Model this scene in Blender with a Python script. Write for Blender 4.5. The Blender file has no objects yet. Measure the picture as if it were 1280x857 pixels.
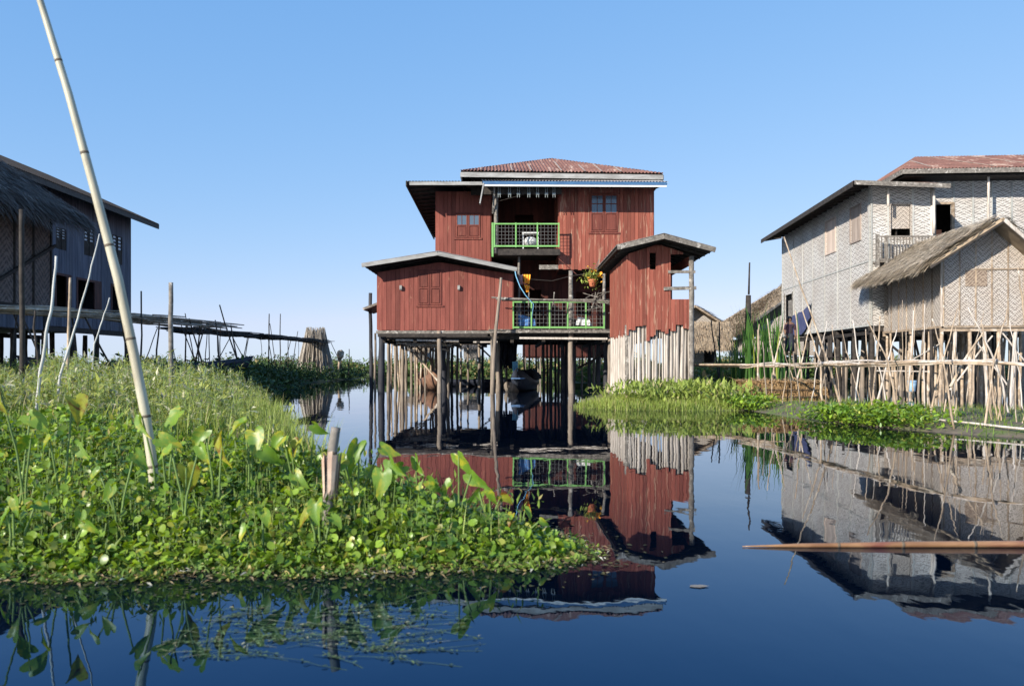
import bpy, math, random
import numpy as np
from mathutils import Vector, Matrix
random.seed(7); RNG = np.random.default_rng(11)
scene = bpy.context.scene
col = scene.collection
PI = math.pi
# ------------------------------------------------------------------ camera
CH = 1.2                      # eye height above the water
F = 1000.0                    # focal length in photo pixels (1280 wide)
HY = 455.0                    # horizon row
cam = bpy.data.cameras.new('camera'); camo = bpy.data.objects.new('camera', cam)
col.objects.link(camo); camo.location = (0, 0, CH); camo.rotation_euler = (PI/2, 0, 0)
cam.sensor_width = 36; cam.lens = 36*F/1280; cam.shift_y = (HY-428.5)/1280
cam.clip_start = .1; cam.clip_end = 6000
cam.dof.use_dof = True; cam.dof.focus_distance = 32; cam.dof.aperture_fstop = 3.0
scene.camera = camo
# ------------------------------------------------------------------ light
EL, AZ = 25.5, 44               # sun height, degrees to the left of straight behind the camera
w = bpy.data.worlds.new('World'); scene.world = w; w.use_nodes = True
nt = w.node_tree; bg = nt.nodes['Background']
sky = nt.nodes.new('ShaderNodeTexSky'); sky.sky_type = 'NISHITA'; sky.sun_disc = False
sky.sun_elevation = math.radians(EL); sky.sun_rotation = math.radians(180+AZ)
sky.air_density = 1.0; sky.dust_density = 0.3; sky.ozone_density = 2.0; sky.altitude = 900
sep = nt.nodes.new('ShaderNodeSeparateColor'); cmb = nt.nodes.new('ShaderNodeCombineColor'); nt.links.new(sky.outputs[0], sep.inputs[0])
SKS = 0.13                     # sky strength; the three curves deepen the blue of the clear dry-season sky
for i, (g_, a_) in enumerate(((.75, .59), (.45, .557), (.25, .696))):
    q1 = nt.nodes.new('ShaderNodeMath'); q1.operation = 'MULTIPLY'; q1.inputs[1].default_value = SKS; nt.links.new(sep.outputs[i], q1.inputs[0])
    q2 = nt.nodes.new('ShaderNodeMath'); q2.operation = 'POWER'; q2.inputs[1].default_value = g_; nt.links.new(q1.outputs[0], q2.inputs[0])
    q3 = nt.nodes.new('ShaderNodeMath'); q3.operation = 'MULTIPLY'; q3.inputs[1].default_value = a_/SKS; nt.links.new(q2.outputs[0], q3.inputs[0])
    SKC = globals().get('SKC', []); SKC.append(q3)
q4 = nt.nodes.new('ShaderNodeMath'); q4.operation = 'MULTIPLY'; q4.inputs[1].default_value = .86; nt.links.new(SKC[1].outputs[0], q4.inputs[0])
q5 = nt.nodes.new('ShaderNodeMath'); q5.operation = 'MINIMUM'; nt.links.new(SKC[0].outputs[0], q5.inputs[0]); nt.links.new(q4.outputs[0], q5.inputs[1])
nt.links.new(q5.outputs[0], cmb.inputs[0]); nt.links.new(SKC[1].outputs[0], cmb.inputs[1]); nt.links.new(SKC[2].outputs[0], cmb.inputs[2])
nt.links.new(cmb.outputs[0], bg.inputs[0]); bg.inputs[1].default_value = SKS
sl = bpy.data.lights.new('sun', 'SUN'); sl.energy = 4.8; sl.angle = math.radians(.5); sl.color = (1, .93, .82)
so = bpy.data.objects.new('sun', sl); col.objects.link(so)
sv = Vector((-math.sin(math.radians(AZ))*math.cos(math.radians(EL)), -math.cos(math.radians(AZ))*math.cos(math.radians(EL)), math.sin(math.radians(EL))))
so.rotation_euler = sv.to_track_quat('Z', 'Y').to_euler(); so.location = (-20, -20, 30)
vs = scene.view_settings; vs.view_transform = 'Standard'; vs.look = 'None'; vs.exposure = 0.6; vs.gamma = 1; vs.use_curve_mapping = False

def W(px, py, D):
    return Vector(((px-640)/F*D, D, CH-(py-HY)/F*D))
def Xp(px, D): return (px-640)/F*D
def Zp(py, D): return CH-(py-HY)/F*D
def rnd(a, b): return random.uniform(a, b)

# ------------------------------------------------------------------ materials
MATS = {}
def mat(name, c1, c2=None, scale=(3,3,3), var=.15, rough=.8, bump=.0, c3=None, c3amt=.0, c3scale=(2,2,2), metal=0, spec=.3,
        trans=0, det=5, lo=.35, hi=.65, huevar=None, coat=0):
    m = bpy.data.materials.new(name); m.use_nodes = True; t = m.node_tree; N = t.nodes; L = t.links
    p = N['Principled BSDF']; out = N['Material Output']
    tc = N.new('ShaderNodeTexCoord')
    def noise(sc, d=det, dist=.3):
        mp = N.new('ShaderNodeMapping'); mp.inputs['Scale'].default_value = sc; L.new(tc.outputs['Object'], mp.inputs[0])
        n = N.new('ShaderNodeTexNoise'); n.inputs['Scale'].default_value = 1; n.inputs['Detail'].default_value = d
        n.inputs['Distortion'].default_value = dist; n.inputs['Roughness'].default_value = .6
        L.new(mp.outputs[0], n.inputs[0]); return n
    def ramp(src, a, b):
        r = N.new('ShaderNodeMapRange'); r.inputs['From Min'].default_value = a; r.inputs['From Max'].default_value = b
        r.clamp = True; L.new(src, r.inputs[0]); return r.outputs[0]
    def mix(f, a, b):
        x = N.new('ShaderNodeMix'); x.data_type = 'RGBA'
        if isinstance(f, float): x.inputs[0].default_value = f
        else: L.new(f, x.inputs[0])
        for i, q in ((6, a), (7, b)):
            if isinstance(q, tuple): x.inputs[i].default_value = (*q, 1)
            else: L.new(q, x.inputs[i])
        return x.outputs[2]
    n1 = noise(scale)
    c = mix(ramp(n1.outputs[0], lo, hi), c1, c2 or tuple(v*.8 for v in c1))
    if c3:
        n2 = noise(c3scale, 6, .8)
        c = mix(ramp(n2.outputs[0], 1-c3amt-.04, 1-c3amt+.08), c, c3)
    g = N.new('ShaderNodeNewGeometry')
    if huevar:
        c = mix(ramp(g.outputs['Random Per Island'], 1-huevar[1], 1-huevar[1]+.02), c, huevar[0])
    if var:
        mm = N.new('ShaderNodeMath'); mm.operation = 'MULTIPLY'; mm.inputs[1].default_value = 37.7; L.new(g.outputs['Random Per Island'], mm.inputs[0])
        fr = N.new('ShaderNodeMath'); fr.operation = 'FRACT'; L.new(mm.outputs[0], fr.inputs[0])
        v = N.new('ShaderNodeMapRange'); v.inputs['To Min'].default_value = 1-var; v.inputs['To Max'].default_value = 1+var
        L.new(fr.outputs[0], v.inputs[0])
        h = N.new('ShaderNodeHueSaturation'); L.new(v.outputs[0], h.inputs['Value']); L.new(c, h.inputs['Color']); c = h.outputs[0]
    L.new(c, p.inputs['Base Color']); p.inputs['Roughness'].default_value = rough; p.inputs['Metallic'].default_value = metal
    p.inputs['Specular IOR Level'].default_value = spec
    if bump:
        b = N.new('ShaderNodeBump'); b.inputs['Strength'].default_value = 1; b.inputs['Distance'].default_value = bump
        L.new(n1.outputs[0], b.inputs['Height']); L.new(b.outputs[0], p.inputs['Normal'])
    if trans:
        tr = N.new('ShaderNodeBsdfTranslucent')
        h2 = N.new('ShaderNodeHueSaturation'); h2.inputs['Value'].default_value = 1.5; h2.inputs['Saturation'].default_value = 1.1; h2.inputs['Hue'].default_value = .485
        L.new(c, h2.inputs['Color']); L.new(h2.outputs[0], tr.inputs[0])
        ms = N.new('ShaderNodeMixShader'); ms.inputs[0].default_value = trans
        L.new(p.outputs[0], ms.inputs[1]); L.new(tr.outputs[0], ms.inputs[2]); L.new(ms.outputs[0], out.inputs[0])
    MATS[name] = m; return m
RED = mat('red_plank_paint', (.245,.072,.052), (.17,.046,.034), (6,6,.7), .22, .75, .004, (.34,.17,.11), .34, (9,9,1.6))
RED2 = mat('worn_red_plank_paint', (.285,.085,.056), (.20,.055,.038), (7,7,.6), .24, .8, .004, (.42,.25,.17), .40, (12,12,1.1))
REDIN = mat('shade_dark_red_paint', (.10,.028,.02), (.05,.018,.014), (5,5,.8), .2, .85, .003)  # the red paint again, darkened in colour to imitate shade in the recesses
GREY = mat('weathered_wood', (.21,.188,.162), (.095,.083,.072), (9,9,9), .25, .85, .004, (.42,.39,.35), .4, (5,5,5))
DARK = mat('dark_wood', (.045,.037,.031), (.02,.017,.015), (6,6,6), .3, .8, .004)  # wood colour kept very low to deepen the shade of interiors and undersides
POST = mat('post_wood', (.27,.22,.17), (.13,.105,.085), (9,9,1.2), .25, .85, .006, (.05,.045,.042), .38, (3,3,.6))
POSTD = mat('shade_dark_post_wood', (.045,.045,.052), (.02,.02,.024), (9,9,1.2), .2, .7, .006, (.24,.22,.2), .3, (3,3,1))  # post wood with the under-floor shade put into its colour
SLAT = mat('bleached_slats', (.56,.50,.44), (.34,.295,.25), (9,9,.9), .22, .85, .006, (.2,.16,.13), .4, (8,8,1))
BAM = mat('dry_bamboo', (.37,.28,.195), (.20,.15,.105), (5,5,5), .36, .6, .002, (.46,.40,.33), .42, (3,3,3))
BAMP = mat('pale_bamboo', (.47,.44,.33), (.34,.30,.21), (4,4,1.5), .1, .42, .002, (.22,.17,.12), .34, (7,7,2.5), spec=.4)
BAMK = mat('bamboo_knot', (.13,.10,.07), None, (9,9,9), .1, .7)
STICK = mat('silvery_stick', (.50,.50,.47), (.33,.33,.31), (7,7,1), .12, .7, .002, (.2,.18,.15), .35, (9,9,3))
FLOATB = mat('wet_bamboo', (.30,.17,.085), (.17,.085,.04), (3,9,9), .1, .35, .002, (.16,.06,.04), .38, (1.7,9,9), spec=.5)
FASC = mat('faded_white_paint', (.36,.355,.34), (.22,.215,.20), (2,9,9), .08, .7, .002, (.2,.17,.15), .35, (3,3,9))
BLUE = mat('blue_paint', (.04,.10,.21), (.06,.15,.28), (2,9,9), .08, .55, 0)
GREEN = mat('green_rail_paint', (.215,.46,.15), (.17,.38,.11), (3,3,3), .05, .45)
WIRE = mat('rail_wire', (.17,.17,.16), None, (3,3,3), .1, .5)
WHITE = mat('white_plastic', (.72,.72,.70), (.6,.6,.58), (3,3,3), .05, .5)
RUST = mat('rusted_tin', (.225,.11,.08), (.145,.068,.05), (1.2,1.2,1.2), .12, .7, .0, (.40,.28,.22), .40, (2.2,.7,.7))
TIN = mat('grey_tin', (.30,.29,.28), (.2,.18,.17), (1.5,1.5,1.5), .1, .6, 0, (.28,.13,.09), .4, (2,2,2))
THATCH = mat('dry_thatch', (.40,.31,.21), (.27,.20,.135), (2.5,2.5,2.5), .35, .95, 0)
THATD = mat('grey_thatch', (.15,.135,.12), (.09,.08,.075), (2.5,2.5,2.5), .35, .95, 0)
HAY = mat('golden_reeds', (.42,.27,.13), (.27,.165,.08), (2.5,2.5,2.5), .3, .9, 0)
GLASS = mat('window_glass', (.10,.14,.19), None, (1,1,1), 0, .12, 0, spec=.9)
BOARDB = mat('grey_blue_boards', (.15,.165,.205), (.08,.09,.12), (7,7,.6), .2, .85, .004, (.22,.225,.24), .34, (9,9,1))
TERRA = mat('terracotta', (.50,.17,.08), None, (5,5,5), .1, .8)
ORANGE = mat('orange_cloth', (.75,.24,.02), (.80,.42,.05), (9,9,9), .25, .8)
PINK = mat('faded_pink_cloth', (.40,.18,.17), (.55,.35,.33), (9,9,9), .2, .8)
INDIGO = mat('indigo_cloth', (.045,.055,.13), (.075,.085,.17), (5,5,5), .1, .9)
NAVY = mat('dark_hull_paint', (.02,.023,.036), (.035,.04,.055), (3,3,3), .1, .45)
HBLUE = mat('blue_hull_paint', (.10,.20,.36), (.06,.12,.25), (3,3,3), .1, .5)
HULL = mat('brown_hull_wood', (.24,.13,.08), (.13,.07,.045), (3,3,3), .15, .6)
TARP = mat('black_tarpaulin', (.010,.011,.015), (.02,.022,.03), (3,3,3), .1, .9, .02, spec=.1)
SKYB = mat('light_blue_cloth', (.22,.48,.66), (.15,.36,.55), (9,9,9), .1, .8)
SKIN = mat('skin', (.22,.12,.075), None, (9,9,9), 0, .6)
HAIR = mat('black_hair', (.012,.01,.01), None, (9,9,9), 0, .5)
SEAM = mat('pale_tin_seam', (.42,.34,.29), (.25,.17,.13), (5,5,5), .1, .7)
SHUT = mat('shadow_red_shutter_paint', (.19,.052,.036), (.12,.032,.024), (7,7,1), .15, .7, .003, (.30,.15,.1), .35, (9,9,2))  # darker red stands in for the shadow around the shutter frames
SHIRT = mat('dark_plum_shirt', (.055,.03,.045), None, (5,5,5), 0, .9)
SARONG = mat('dark_sarong', (.02,.024,.04), (.05,.05,.06), (9,9,9), 0, .9)
SOIL = mat('bank_soil', (.035,.036,.018), (.02,.024,.012), (3,3,3), 0, .95, .03, (.05,.07,.02), .5, (1.5,1.5,1.5))
MUD = mat('dry_mud', (.17,.135,.10), (.10,.085,.06), (4,4,4), 0, .95, .03, (.12,.16,.045), .47, (1.5,1.5,1.5))
LAND = mat('floating_garden', (.06,.085,.03), (.04,.06,.02), (.5,.5,.5), 0, .95)
L_HY = mat('hyacinth_leaf', (.265,.375,.035), (.075,.165,.022), (2.2,2.2,2.2), .42, .36, 0, trans=.28, spec=.5, huevar=((.36,.36,.07), .10))
L_CR = mat('creeper_leaf', (.21,.30,.05), (.10,.17,.035), (2.5,2.5,2.5), .4, .5, 0, trans=.28, huevar=((.36,.29,.10), .16))
L_WEED = mat('weed_leaf', (.39,.41,.11), (.24,.28,.06), (1.2,1.2,1.2), .35, .5, 0, trans=.3, huevar=((.50,.47,.30), .28))
L_GRASS = mat('grass_blade', (.32,.38,.085), (.21,.28,.06), (1,1,1), .3, .5, 0, trans=.3, huevar=((.42,.37,.17), .12))
L_TARO = mat('taro_leaf', (.16,.26,.03), (.085,.17,.022), (6,6,6), .28, .4, 0, (.33,.31,.03), .45, (9,9,9), trans=.35, spec=.5)
L_TAROY = mat('yellowing_taro_leaf', (.33,.31,.03), (.22,.25,.03), (6,6,6), .15, .45, 0, (.17,.075,.015), .47, (9,9,9), trans=.35)
STEM = mat('green_stem', (.13,.20,.05), (.09,.14,.04), (5,5,5), .2, .5)
L_DARK = mat('shade_dark_bush_leaf', (.045,.085,.022), (.028,.055,.016), (.6,.6,.6), .4, .6, 0, trans=.15, huevar=((.10,.13,.04), .08))  # leaf green darkened to carry the left house's shadow
L_FAR = mat('far_bush_leaf', (.11,.17,.045), (.07,.115,.035), (.3,.3,.3), .4, .7, 0, trans=.2, huevar=((.30,.22,.10), .2))
L_REED = mat('reed_blade', (.09,.19,.04), (.05,.13,.025), (2,2,2), .3, .45, 0, trans=.25, huevar=((.30,.33,.06), .12))
L_LITTER = mat('dead_leaves', (.34,.25,.13), (.2,.13,.07), (4,4,4), .4, .8, huevar=((.5,.47,.36), .2))
WEEDW = mat('water_weed', (.10,.15,.05), (.07,.10,.045), (4,4,4), .4, .5, huevar=((.25,.24,.14), .15))

def weave(name, light, dark, k=36., period=.42, contrast=.5, warm=None, zig=1.):
    m = bpy.data.materials.new(name); m.use_nodes = True; t = m.node_tree; N = t.nodes; L = t.links
    p = N['Principled BSDF']; uv = N.new('ShaderNodeUVMap'); uv.uv_map = 'uv'
    def M(op, a, b=None, c=None):
        n = N.new('ShaderNodeMath'); n.operation = op
        for i, q in enumerate((a, b, c)):
            if q is None: continue
            if isinstance(q, (int, float)): n.inputs[i].default_value = q
            else: L.new(q, n.inputs[i])
        return n.outputs[0]
    nz = N.new('ShaderNodeTexNoise'); nz.inputs['Scale'].default_value = 3; nz.inputs['Detail'].default_value = 3; L.new(uv.outputs[0], nz.inputs[0])
    s = N.new('ShaderNodeSeparateXYZ'); L.new(uv.outputs[0], s.inputs[0])
    u = M('ADD', s.outputs[0], M('MULTIPLY', nz.outputs[0], .06)); v = M('ADD', s.outputs[1], M('MULTIPLY', nz.outputs[0], .05))
    up = M('MULTIPLY', M('PINGPONG', u, period), zig)
    a = M('SINE', M('MULTIPLY', M('ADD', v, up), k)); b = M('SINE', M('MULTIPLY', M('SUBTRACT', v, up), k*.5))
    x = M('ADD', M('MULTIPLY', a, .27), M('MULTIPLY', b, .17)); x = M('ADD', x, .5)
    fine = N.new('ShaderNodeTexNoise'); fine.inputs['Scale'].default_value = 26; fine.inputs['Detail'].default_value = 2; L.new(uv.outputs[0], fine.inputs[0])
    x = M('ADD', x, M('MULTIPLY', M('SUBTRACT', fine.outputs[0], .5), 2.0))
    r = N.new('ShaderNodeMapRange'); L.new(x, r.inputs[0]); r.inputs['From Min'].default_value = .2; r.inputs['From Max'].default_value = .65
    mx = N.new('ShaderNodeMix'); mx.data_type = 'RGBA'; L.new(r.outputs[0], mx.inputs[0]); mx.inputs[6].default_value = (*dark, 1)
    n2 = N.new('ShaderNodeTexNoise'); n2.inputs['Scale'].default_value = .8; n2.inputs['Detail'].default_value = 5; L.new(uv.outputs[0], n2.inputs[0])
    r2 = N.new('ShaderNodeMapRange'); L.new(n2.outputs[0], r2.inputs[0]); r2.inputs['From Min'].default_value = .4; r2.inputs['From Max'].default_value = .65
    m2 = N.new('ShaderNodeMix'); m2.data_type = 'RGBA'; L.new(r2.outputs[0], m2.inputs[0]); m2.inputs[6].default_value = (*light, 1)
    m2.inputs[7].default_value = (*(warm or tuple(q*.75 for q in light)), 1)
    L.new(m2.outputs[2], mx.inputs[7]); L.new(mx.outputs[2], p.inputs['Base Color']); p.inputs['Roughness'].default_value = .8
    bp = N.new('ShaderNodeBump'); bp.inputs['Distance'].default_value = .012; L.new(x, bp.inputs['Height']); L.new(bp.outputs[0], p.inputs['Normal'])
    return m
WEAVE = weave('silver_bamboo_weave', (.66,.635,.60), (.23,.21,.19), 50, .36, warm=(.54,.49,.445), zig=.5)
WEAVE2 = weave('brown_bamboo_weave', (.54,.49,.44), (.19,.16,.135), 60, .60, warm=(.50,.42,.345))
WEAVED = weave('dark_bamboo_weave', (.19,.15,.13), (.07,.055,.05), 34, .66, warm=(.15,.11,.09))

def water_mat():
    m = bpy.data.materials.new('lake_water'); m.use_nodes = True; t = m.node_tree; N = t.nodes; L = t.links
    out = N['Material Output']; N.remove(N['Principled BSDF'])
    tc = N.new('ShaderNodeTexCoord')
    prev = None
    for sc, dist in (((.9,.45,1), .0052), ((4.2,2.2,1), .0007)):
        mp = N.new('ShaderNodeMapping'); mp.inputs['Scale'].default_value = sc; L.new(tc.outputs['Object'], mp.inputs[0])
        n = N.new('ShaderNodeTexNoise'); n.inputs['Scale'].default_value = 1; n.inputs['Detail'].default_value = 3; L.new(mp.outputs[0], n.inputs[0])
        b = N.new('ShaderNodeBump'); b.inputs['Distance'].default_value = dist; b.inputs['Strength'].default_value = 1
        L.new(n.outputs[0], b.inputs['Height'])
        if prev: L.new(prev.outputs[0], b.inputs['Normal'])
        prev = b
    fr = N.new('ShaderNodeFresnel'); fr.inputs['IOR'].default_value = 1.55; L.new(prev.outputs[0], fr.inputs['Normal'])
    gl = N.new('ShaderNodeBsdfGlossy'); gl.inputs['Roughness'].default_value = .012; L.new(prev.outputs[0], gl.inputs['Normal'])
    df = N.new('ShaderNodeBsdfDiffuse'); df.inputs[0].default_value = (.0006, .003, .009, 1)
    cr = N.new('ShaderNodeValToRGB'); e = cr.color_ramp.elements; e[0].position = .16; e[0].color = (.36, .66, 1, 1); e[1].position = .42; e[1].color = (.95, .97, 1, 1)
    L.new(fr.outputs[0], cr.inputs[0]); L.new(cr.outputs[0], gl.inputs[0])
    mx = N.new('ShaderNodeMixShader'); L.new(fr.outputs[0], mx.inputs[0]); L.new(df.outputs[0], mx.inputs[1]); L.new(gl.outputs[0], mx.inputs[2]); L.new(mx.outputs[0], out.inputs[0])
    return m
WATER = water_mat()

# ------------------------------------------------------------------ mesh helpers
WL = {}
def wloc(o): return WL.get(o.name, Vector((0,0,0)))
class MB:
    def __init__(s, xf=None): s.v = []; s.f = []; s.xf = xf
    def add(s, vs, fs):
        o = len(s.v); s.v += [Vector(s.xf(Vector(p)) if s.xf else p) for p in vs]; s.f += [tuple(i+o for i in f) for f in fs]
    def box(s, x0, x1, y0, y1, z0, z1):
        s.hex([(x0,y0,z0),(x1,y0,z0),(x1,y1,z0),(x0,y1,z0),(x0,y0,z1),(x1,y0,z1),(x1,y1,z1),(x0,y1,z1)])
    def hex(s, p): s.add(p, [(0,3,2,1),(4,5,6,7),(0,1,5,4),(1,2,6,5),(2,3,7,6),(3,0,4,7)])
    def beam(s, a, b, w=.1, h=.1, up=(0,0,1)):
        a = Vector(a); b = Vector(b); d = (b-a).normalized(); upv = Vector(up)
        if abs(d.dot(upv)) > .95: upv = Vector((0,1,0))
        r = d.cross(upv).normalized(); u = r.cross(d).normalized(); r *= w/2; u *= h/2
        s.hex([a-r-u, a+r-u, b+r-u, b-r-u, a-r+u, a+r+u, b+r+u, b-r+u])
    def tube(s, pts, rad, n=8):
        pts = [Vector(p) for p in pts]
        if not isinstance(rad, (list, tuple)): rad = [rad]*len(pts)
        vs = []; fs = []
        for i, p in enumerate(pts):
            d = (pts[min(i+1, len(pts)-1)]-pts[max(i-1, 0)]).normalized()
            a = Vector((1,0,0)) if abs(d.x) < .8 else Vector((0,1,0))
            r = d.cross(a).normalized(); u = d.cross(r)
            for k in range(n):
                t = 2*PI*k/n; vs.append(p+(r*math.cos(t)+u*math.sin(t))*rad[i])
        for i in range(len(pts)-1):
            for k in range(n):
                a = i*n+k; b = i*n+(k+1) % n; fs.append((a, b, b+n, a+n))
        fs.append(tuple(range(n-1, -1, -1))); fs.append(tuple(range((len(pts)-1)*n, len(pts)*n)))
        s.add(vs, fs)
    def slab(s, pts, th, down=True):
        pts = [Vector(p) for p in pts]; n = len(pts)
        nn = (pts[1]-pts[0]).cross(pts[2]-pts[0]).normalized()
        if nn.z < 0: nn = -nn
        s.add(pts+[p-nn*th for p in pts], [tuple(range(n)), tuple(range(2*n-1, n-1, -1))]+[(i, i+n, (i+1) % n+n, (i+1) % n) for i in range(n)])
    def rough_tube(s, a, b, r0, r1, seg=6, wob=.02, n=8):
        a = Vector(a); b = Vector(b); P = []; R = []
        for i in range(seg+1):
            t = i/seg; q = a.lerp(b, t)
            if 0 < i < seg: q = q+Vector((rnd(-wob, wob), rnd(-wob, wob), rnd(-wob, wob)*.3))
            P.append(q); R.append((r0+(r1-r0)*t)*rnd(.93, 1.07))
        s.tube(P, R, n)
    def build(s, name, m, parent=None, smooth=False, label=None):
        return mesh_obj(name, np.array([tuple(p) for p in s.v], dtype=np.float32) if s.v else np.zeros((0,3)), s.f, m, parent, smooth, label)
def mesh_obj(name, V, Fs, m, parent=None, smooth=False, label=None):
    off = wloc(parent) if parent else Vector((0,0,0))
    me = bpy.data.meshes.new(name)
    if isinstance(Fs, np.ndarray):
        nf, k = Fs.shape
        me.vertices.add(len(V)); me.vertices.foreach_set('co', (V-np.array(off)).astype(np.float32).ravel())
        me.loops.add(nf*k); me.loops.foreach_set('vertex_index', Fs.astype(np.int32).ravel())
        me.polygons.add(nf); me.polygons.foreach_set('loop_start', np.arange(0, nf*k, k, dtype=np.int32))
        me.update(calc_edges=True)
    else:
        me.from_pydata([tuple(Vector(map(float, p))-off) for p in V], [], Fs); me.update()
        uvl = me.uv_layers.new(name='uv')
        for p in me.polygons:
            n = p.normal
            t = Vector((-n.y, n.x, 0))
            if t.length < .1: t = Vector((1, 0, 0))
            t.normalize()
            for li in p.loop_indices:
                c = me.vertices[me.loops[li].vertex_index].co
                uvl.data[li].uv = (c.dot(t), c.z if abs(n.z) < .95 else c.y)
    if smooth:
        me.polygons.foreach_set('use_smooth', [True]*len(me.polygons))
    me.materials.append(m)
    o = bpy.data.objects.new(name, me); col.objects.link(o)
    if parent: o.parent = parent
    WL[o.name] = off
    if label: o['label'] = label
    return o
def tag(o, label=None, cat=None, group=None, kind=None):
    if label: o['label'] = label
    if cat: o['category'] = cat
    if group: o['group'] = group
    if kind: o['kind'] = kind
    return o
def thing(name, label, cat, loc=(0,0,0), group=None):
    o = bpy.data.objects.new(name, None); col.objects.link(o); o.location = loc; o.empty_display_size = .2
    WL[o.name] = Vector(loc); return tag(o, label, cat, group)
def single(mb, name, m, label, cat, loc, group=None, smooth=True):
    """a one-mesh thing with its origin at loc"""
    loc = Vector(loc); mb.v = [p-loc for p in mb.v]
    o = mb.build(name, m, None, smooth); o.location = loc; WL[o.name] = loc
    return tag(o, label, cat, group)

# vertical boards along p0->p1 (xy); outward normal is to the right-hand side turned (front)
def planks(mb, p0, p1, z0, z1, bw=.19, th=.03, gap=.012, jag=0, holes=(), jagup=0, lap=.01):
    p0 = Vector((p0[0], p0[1], 0)); p1 = Vector((p1[0], p1[1], 0)); Lh = (p1-p0).length; d = (p1-p0)/Lh
    nrm = Vector((d.y, -d.x, 0))
    f0 = z0 if callable(z0) else (lambda s: z0); f1 = z1 if callable(z1) else (lambda s: z1)
    n = max(1, round(Lh/bw)); xs = [i*Lh/n for i in range(n+1)]
    for hs in holes:
        for e in hs[:2]:
            k = min(range(len(xs)), key=lambda i: abs(xs[i]-e)); xs[k] = e
    xs = sorted(set(xs))
    for a, b in zip(xs[:-1], xs[1:]):
        if b-a < .02: continue
        mid = (a+b)/2; jz = rnd(-jag, jag); ju = rnd(-jagup, jagup)
        segs = [(f0(mid)+jz, f1(a)+ju, f1(b)+ju)]
        for (h0, h1, hz0, hz1) in holes:
            if h0-.01 < mid < h1+.01:
                new = []
                for (za, zb, zc) in segs:
                    if hz0 > za+.02: new.append((za, min(hz0, zb), min(hz0, zc)))
                    if hz1 < min(zb, zc)-.02: new.append((max(hz1, za), zb, zc))
                segs = new
        off = rnd(0, lap)
        for (za, zb, zc) in segs:
            if zb-za < .02: continue
            for (g, t0, t1) in ((gap/2, off, off+th), (0, -.025, off*.5)):
                A = p0+d*(a+g); B = p0+d*(b-g)
                q = [A+nrm*t1, B+nrm*t1, B+nrm*t0, A+nrm*t0]
                mb.hex([(p.x, p.y, za) for p in q]+[(q[0].x,q[0].y,zb),(q[1].x,q[1].y,zc),(q[2].x,q[2].y,zc),(q[3].x,q[3].y,zb)])
def panel(mb, p0, p1, z0, z1, th=.04, holes=()):
    """flat wall panel with rectangular holes, z1 may be a function of s"""
    p0 = Vector((p0[0], p0[1], 0)); p1 = Vector((p1[0], p1[1], 0)); Lh = (p1-p0).length; d = (p1-p0)/Lh
    nrm = Vector((d.y, -d.x, 0)); f1 = z1 if callable(z1) else (lambda s: z1)
    xs = sorted(set([0, Lh]+[h for hs in holes for h in hs[:2]]+[Lh*i/12 for i in range(1, 12)] if callable(z1) else [0, Lh]+[h for hs in holes for h in hs[:2]]))
    for a, b in zip(xs[:-1], xs[1:]):
        if b-a < .01: continue
        segs = [(z0, f1(a), f1(b))]
        for (h0, h1, hz0, hz1) in holes:
            if h0-1e-4 <= a and b <= h1+1e-4:
                new = []
                for (za, zb, zc) in segs:
                    new.append((za, hz0, hz0)); new.append((hz1, zb, zc))
                segs = new
        for za, zb, zc in segs:
            A = p0+d*a; B = p0+d*b; q = [A+nrm*th, B+nrm*th, B, A]
            mb.hex([(p.x, p.y, za) for p in q]+[(q[0].x,q[0].y,zb),(q[1].x,q[1].y,zc),(q[2].x,q[2].y,zc),(q[3].x,q[3].y,zb)])
def corr(mb, e0, e1, topfn, pitch=.13, amp=.022, rows=1):
    """corrugated sheet: eave e0->e1, topfn(t) gives the upper point above parameter t"""
    e0 = Vector(e0); e1 = Vector(e1); L = (e1-e0).length; n = int(L/pitch*6)+1
    mid = Vector(topfn(.5)); nn = (e1-e0).cross(mid-e0).normalized()
    if nn.z < 0: nn = -nn
    vs = []; fs = []
    for i in range(n+1):
        t = i/n; o = nn*amp*math.sin(2*PI*t*L/pitch); a = e0.lerp(e1, t); b = Vector(topfn(t))
        vs += [a+o, b+o]
    for i in range(n): fs.append((2*i, 2*i+2, 2*i+3, 2*i+1))
    mb.add(vs, fs)
    # sheet laps: narrow raised strips across
    nv = len(vs)
def thatch(mbs, e0, e1, r0, r1, n, ln=.6, w=.03, hang=.35, lift=.09, base=None, seed=1):
    """strands on slope quad e0,e1 (eave) -> r0,r1 (ridge); returns numpy arrays"""
    R = np.random.default_rng(seed); e0, e1, r0, r1 = (np.array(q, float) for q in (e0, e1, r0, r1))
    nrm = np.cross(e1-e0, r0-e0); nrm /= np.linalg.norm(nrm)
    if nrm[2] < 0: nrm = -nrm
    s = R.random(n); t = R.random(n)**1.1
    k = n//6; t[:k] = R.random(k)*.03
    lo = e0+(e1-e0)*s[:, None]; hi = r0+(r1-r0)*s[:, None]
    down = lo-hi; down /= np.linalg.norm(down, axis=1)[:, None]
    p = lo+(hi-lo)*t[:, None]+nrm*(lift*R.random(n))[:, None]
    al = (e1-e0)/np.linalg.norm(e1-e0)
    L = ln*(.6+.8*R.random(n)); L[:k] = hang*(.4+1.2*R.random(k))
    dr = down+al*R.normal(0, .22, n)[:, None]+nrm*R.normal(0.02, .15, n)[:, None]
    dr[:k] += np.array([0, 0, -.5])
    dr /= np.linalg.norm(dr, axis=1)[:, None]
    ww = w*(.6+.8*R.random(n))
    side = al*ww[:, None]/2
    tip = p+dr*L[:, None]
    V = np.stack([p-side, p+side, tip+side*.3, tip-side*.3], 1).reshape(-1, 3)
    Fq = np.arange(n*4).reshape(-1, 4)
    return V, Fq
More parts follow.
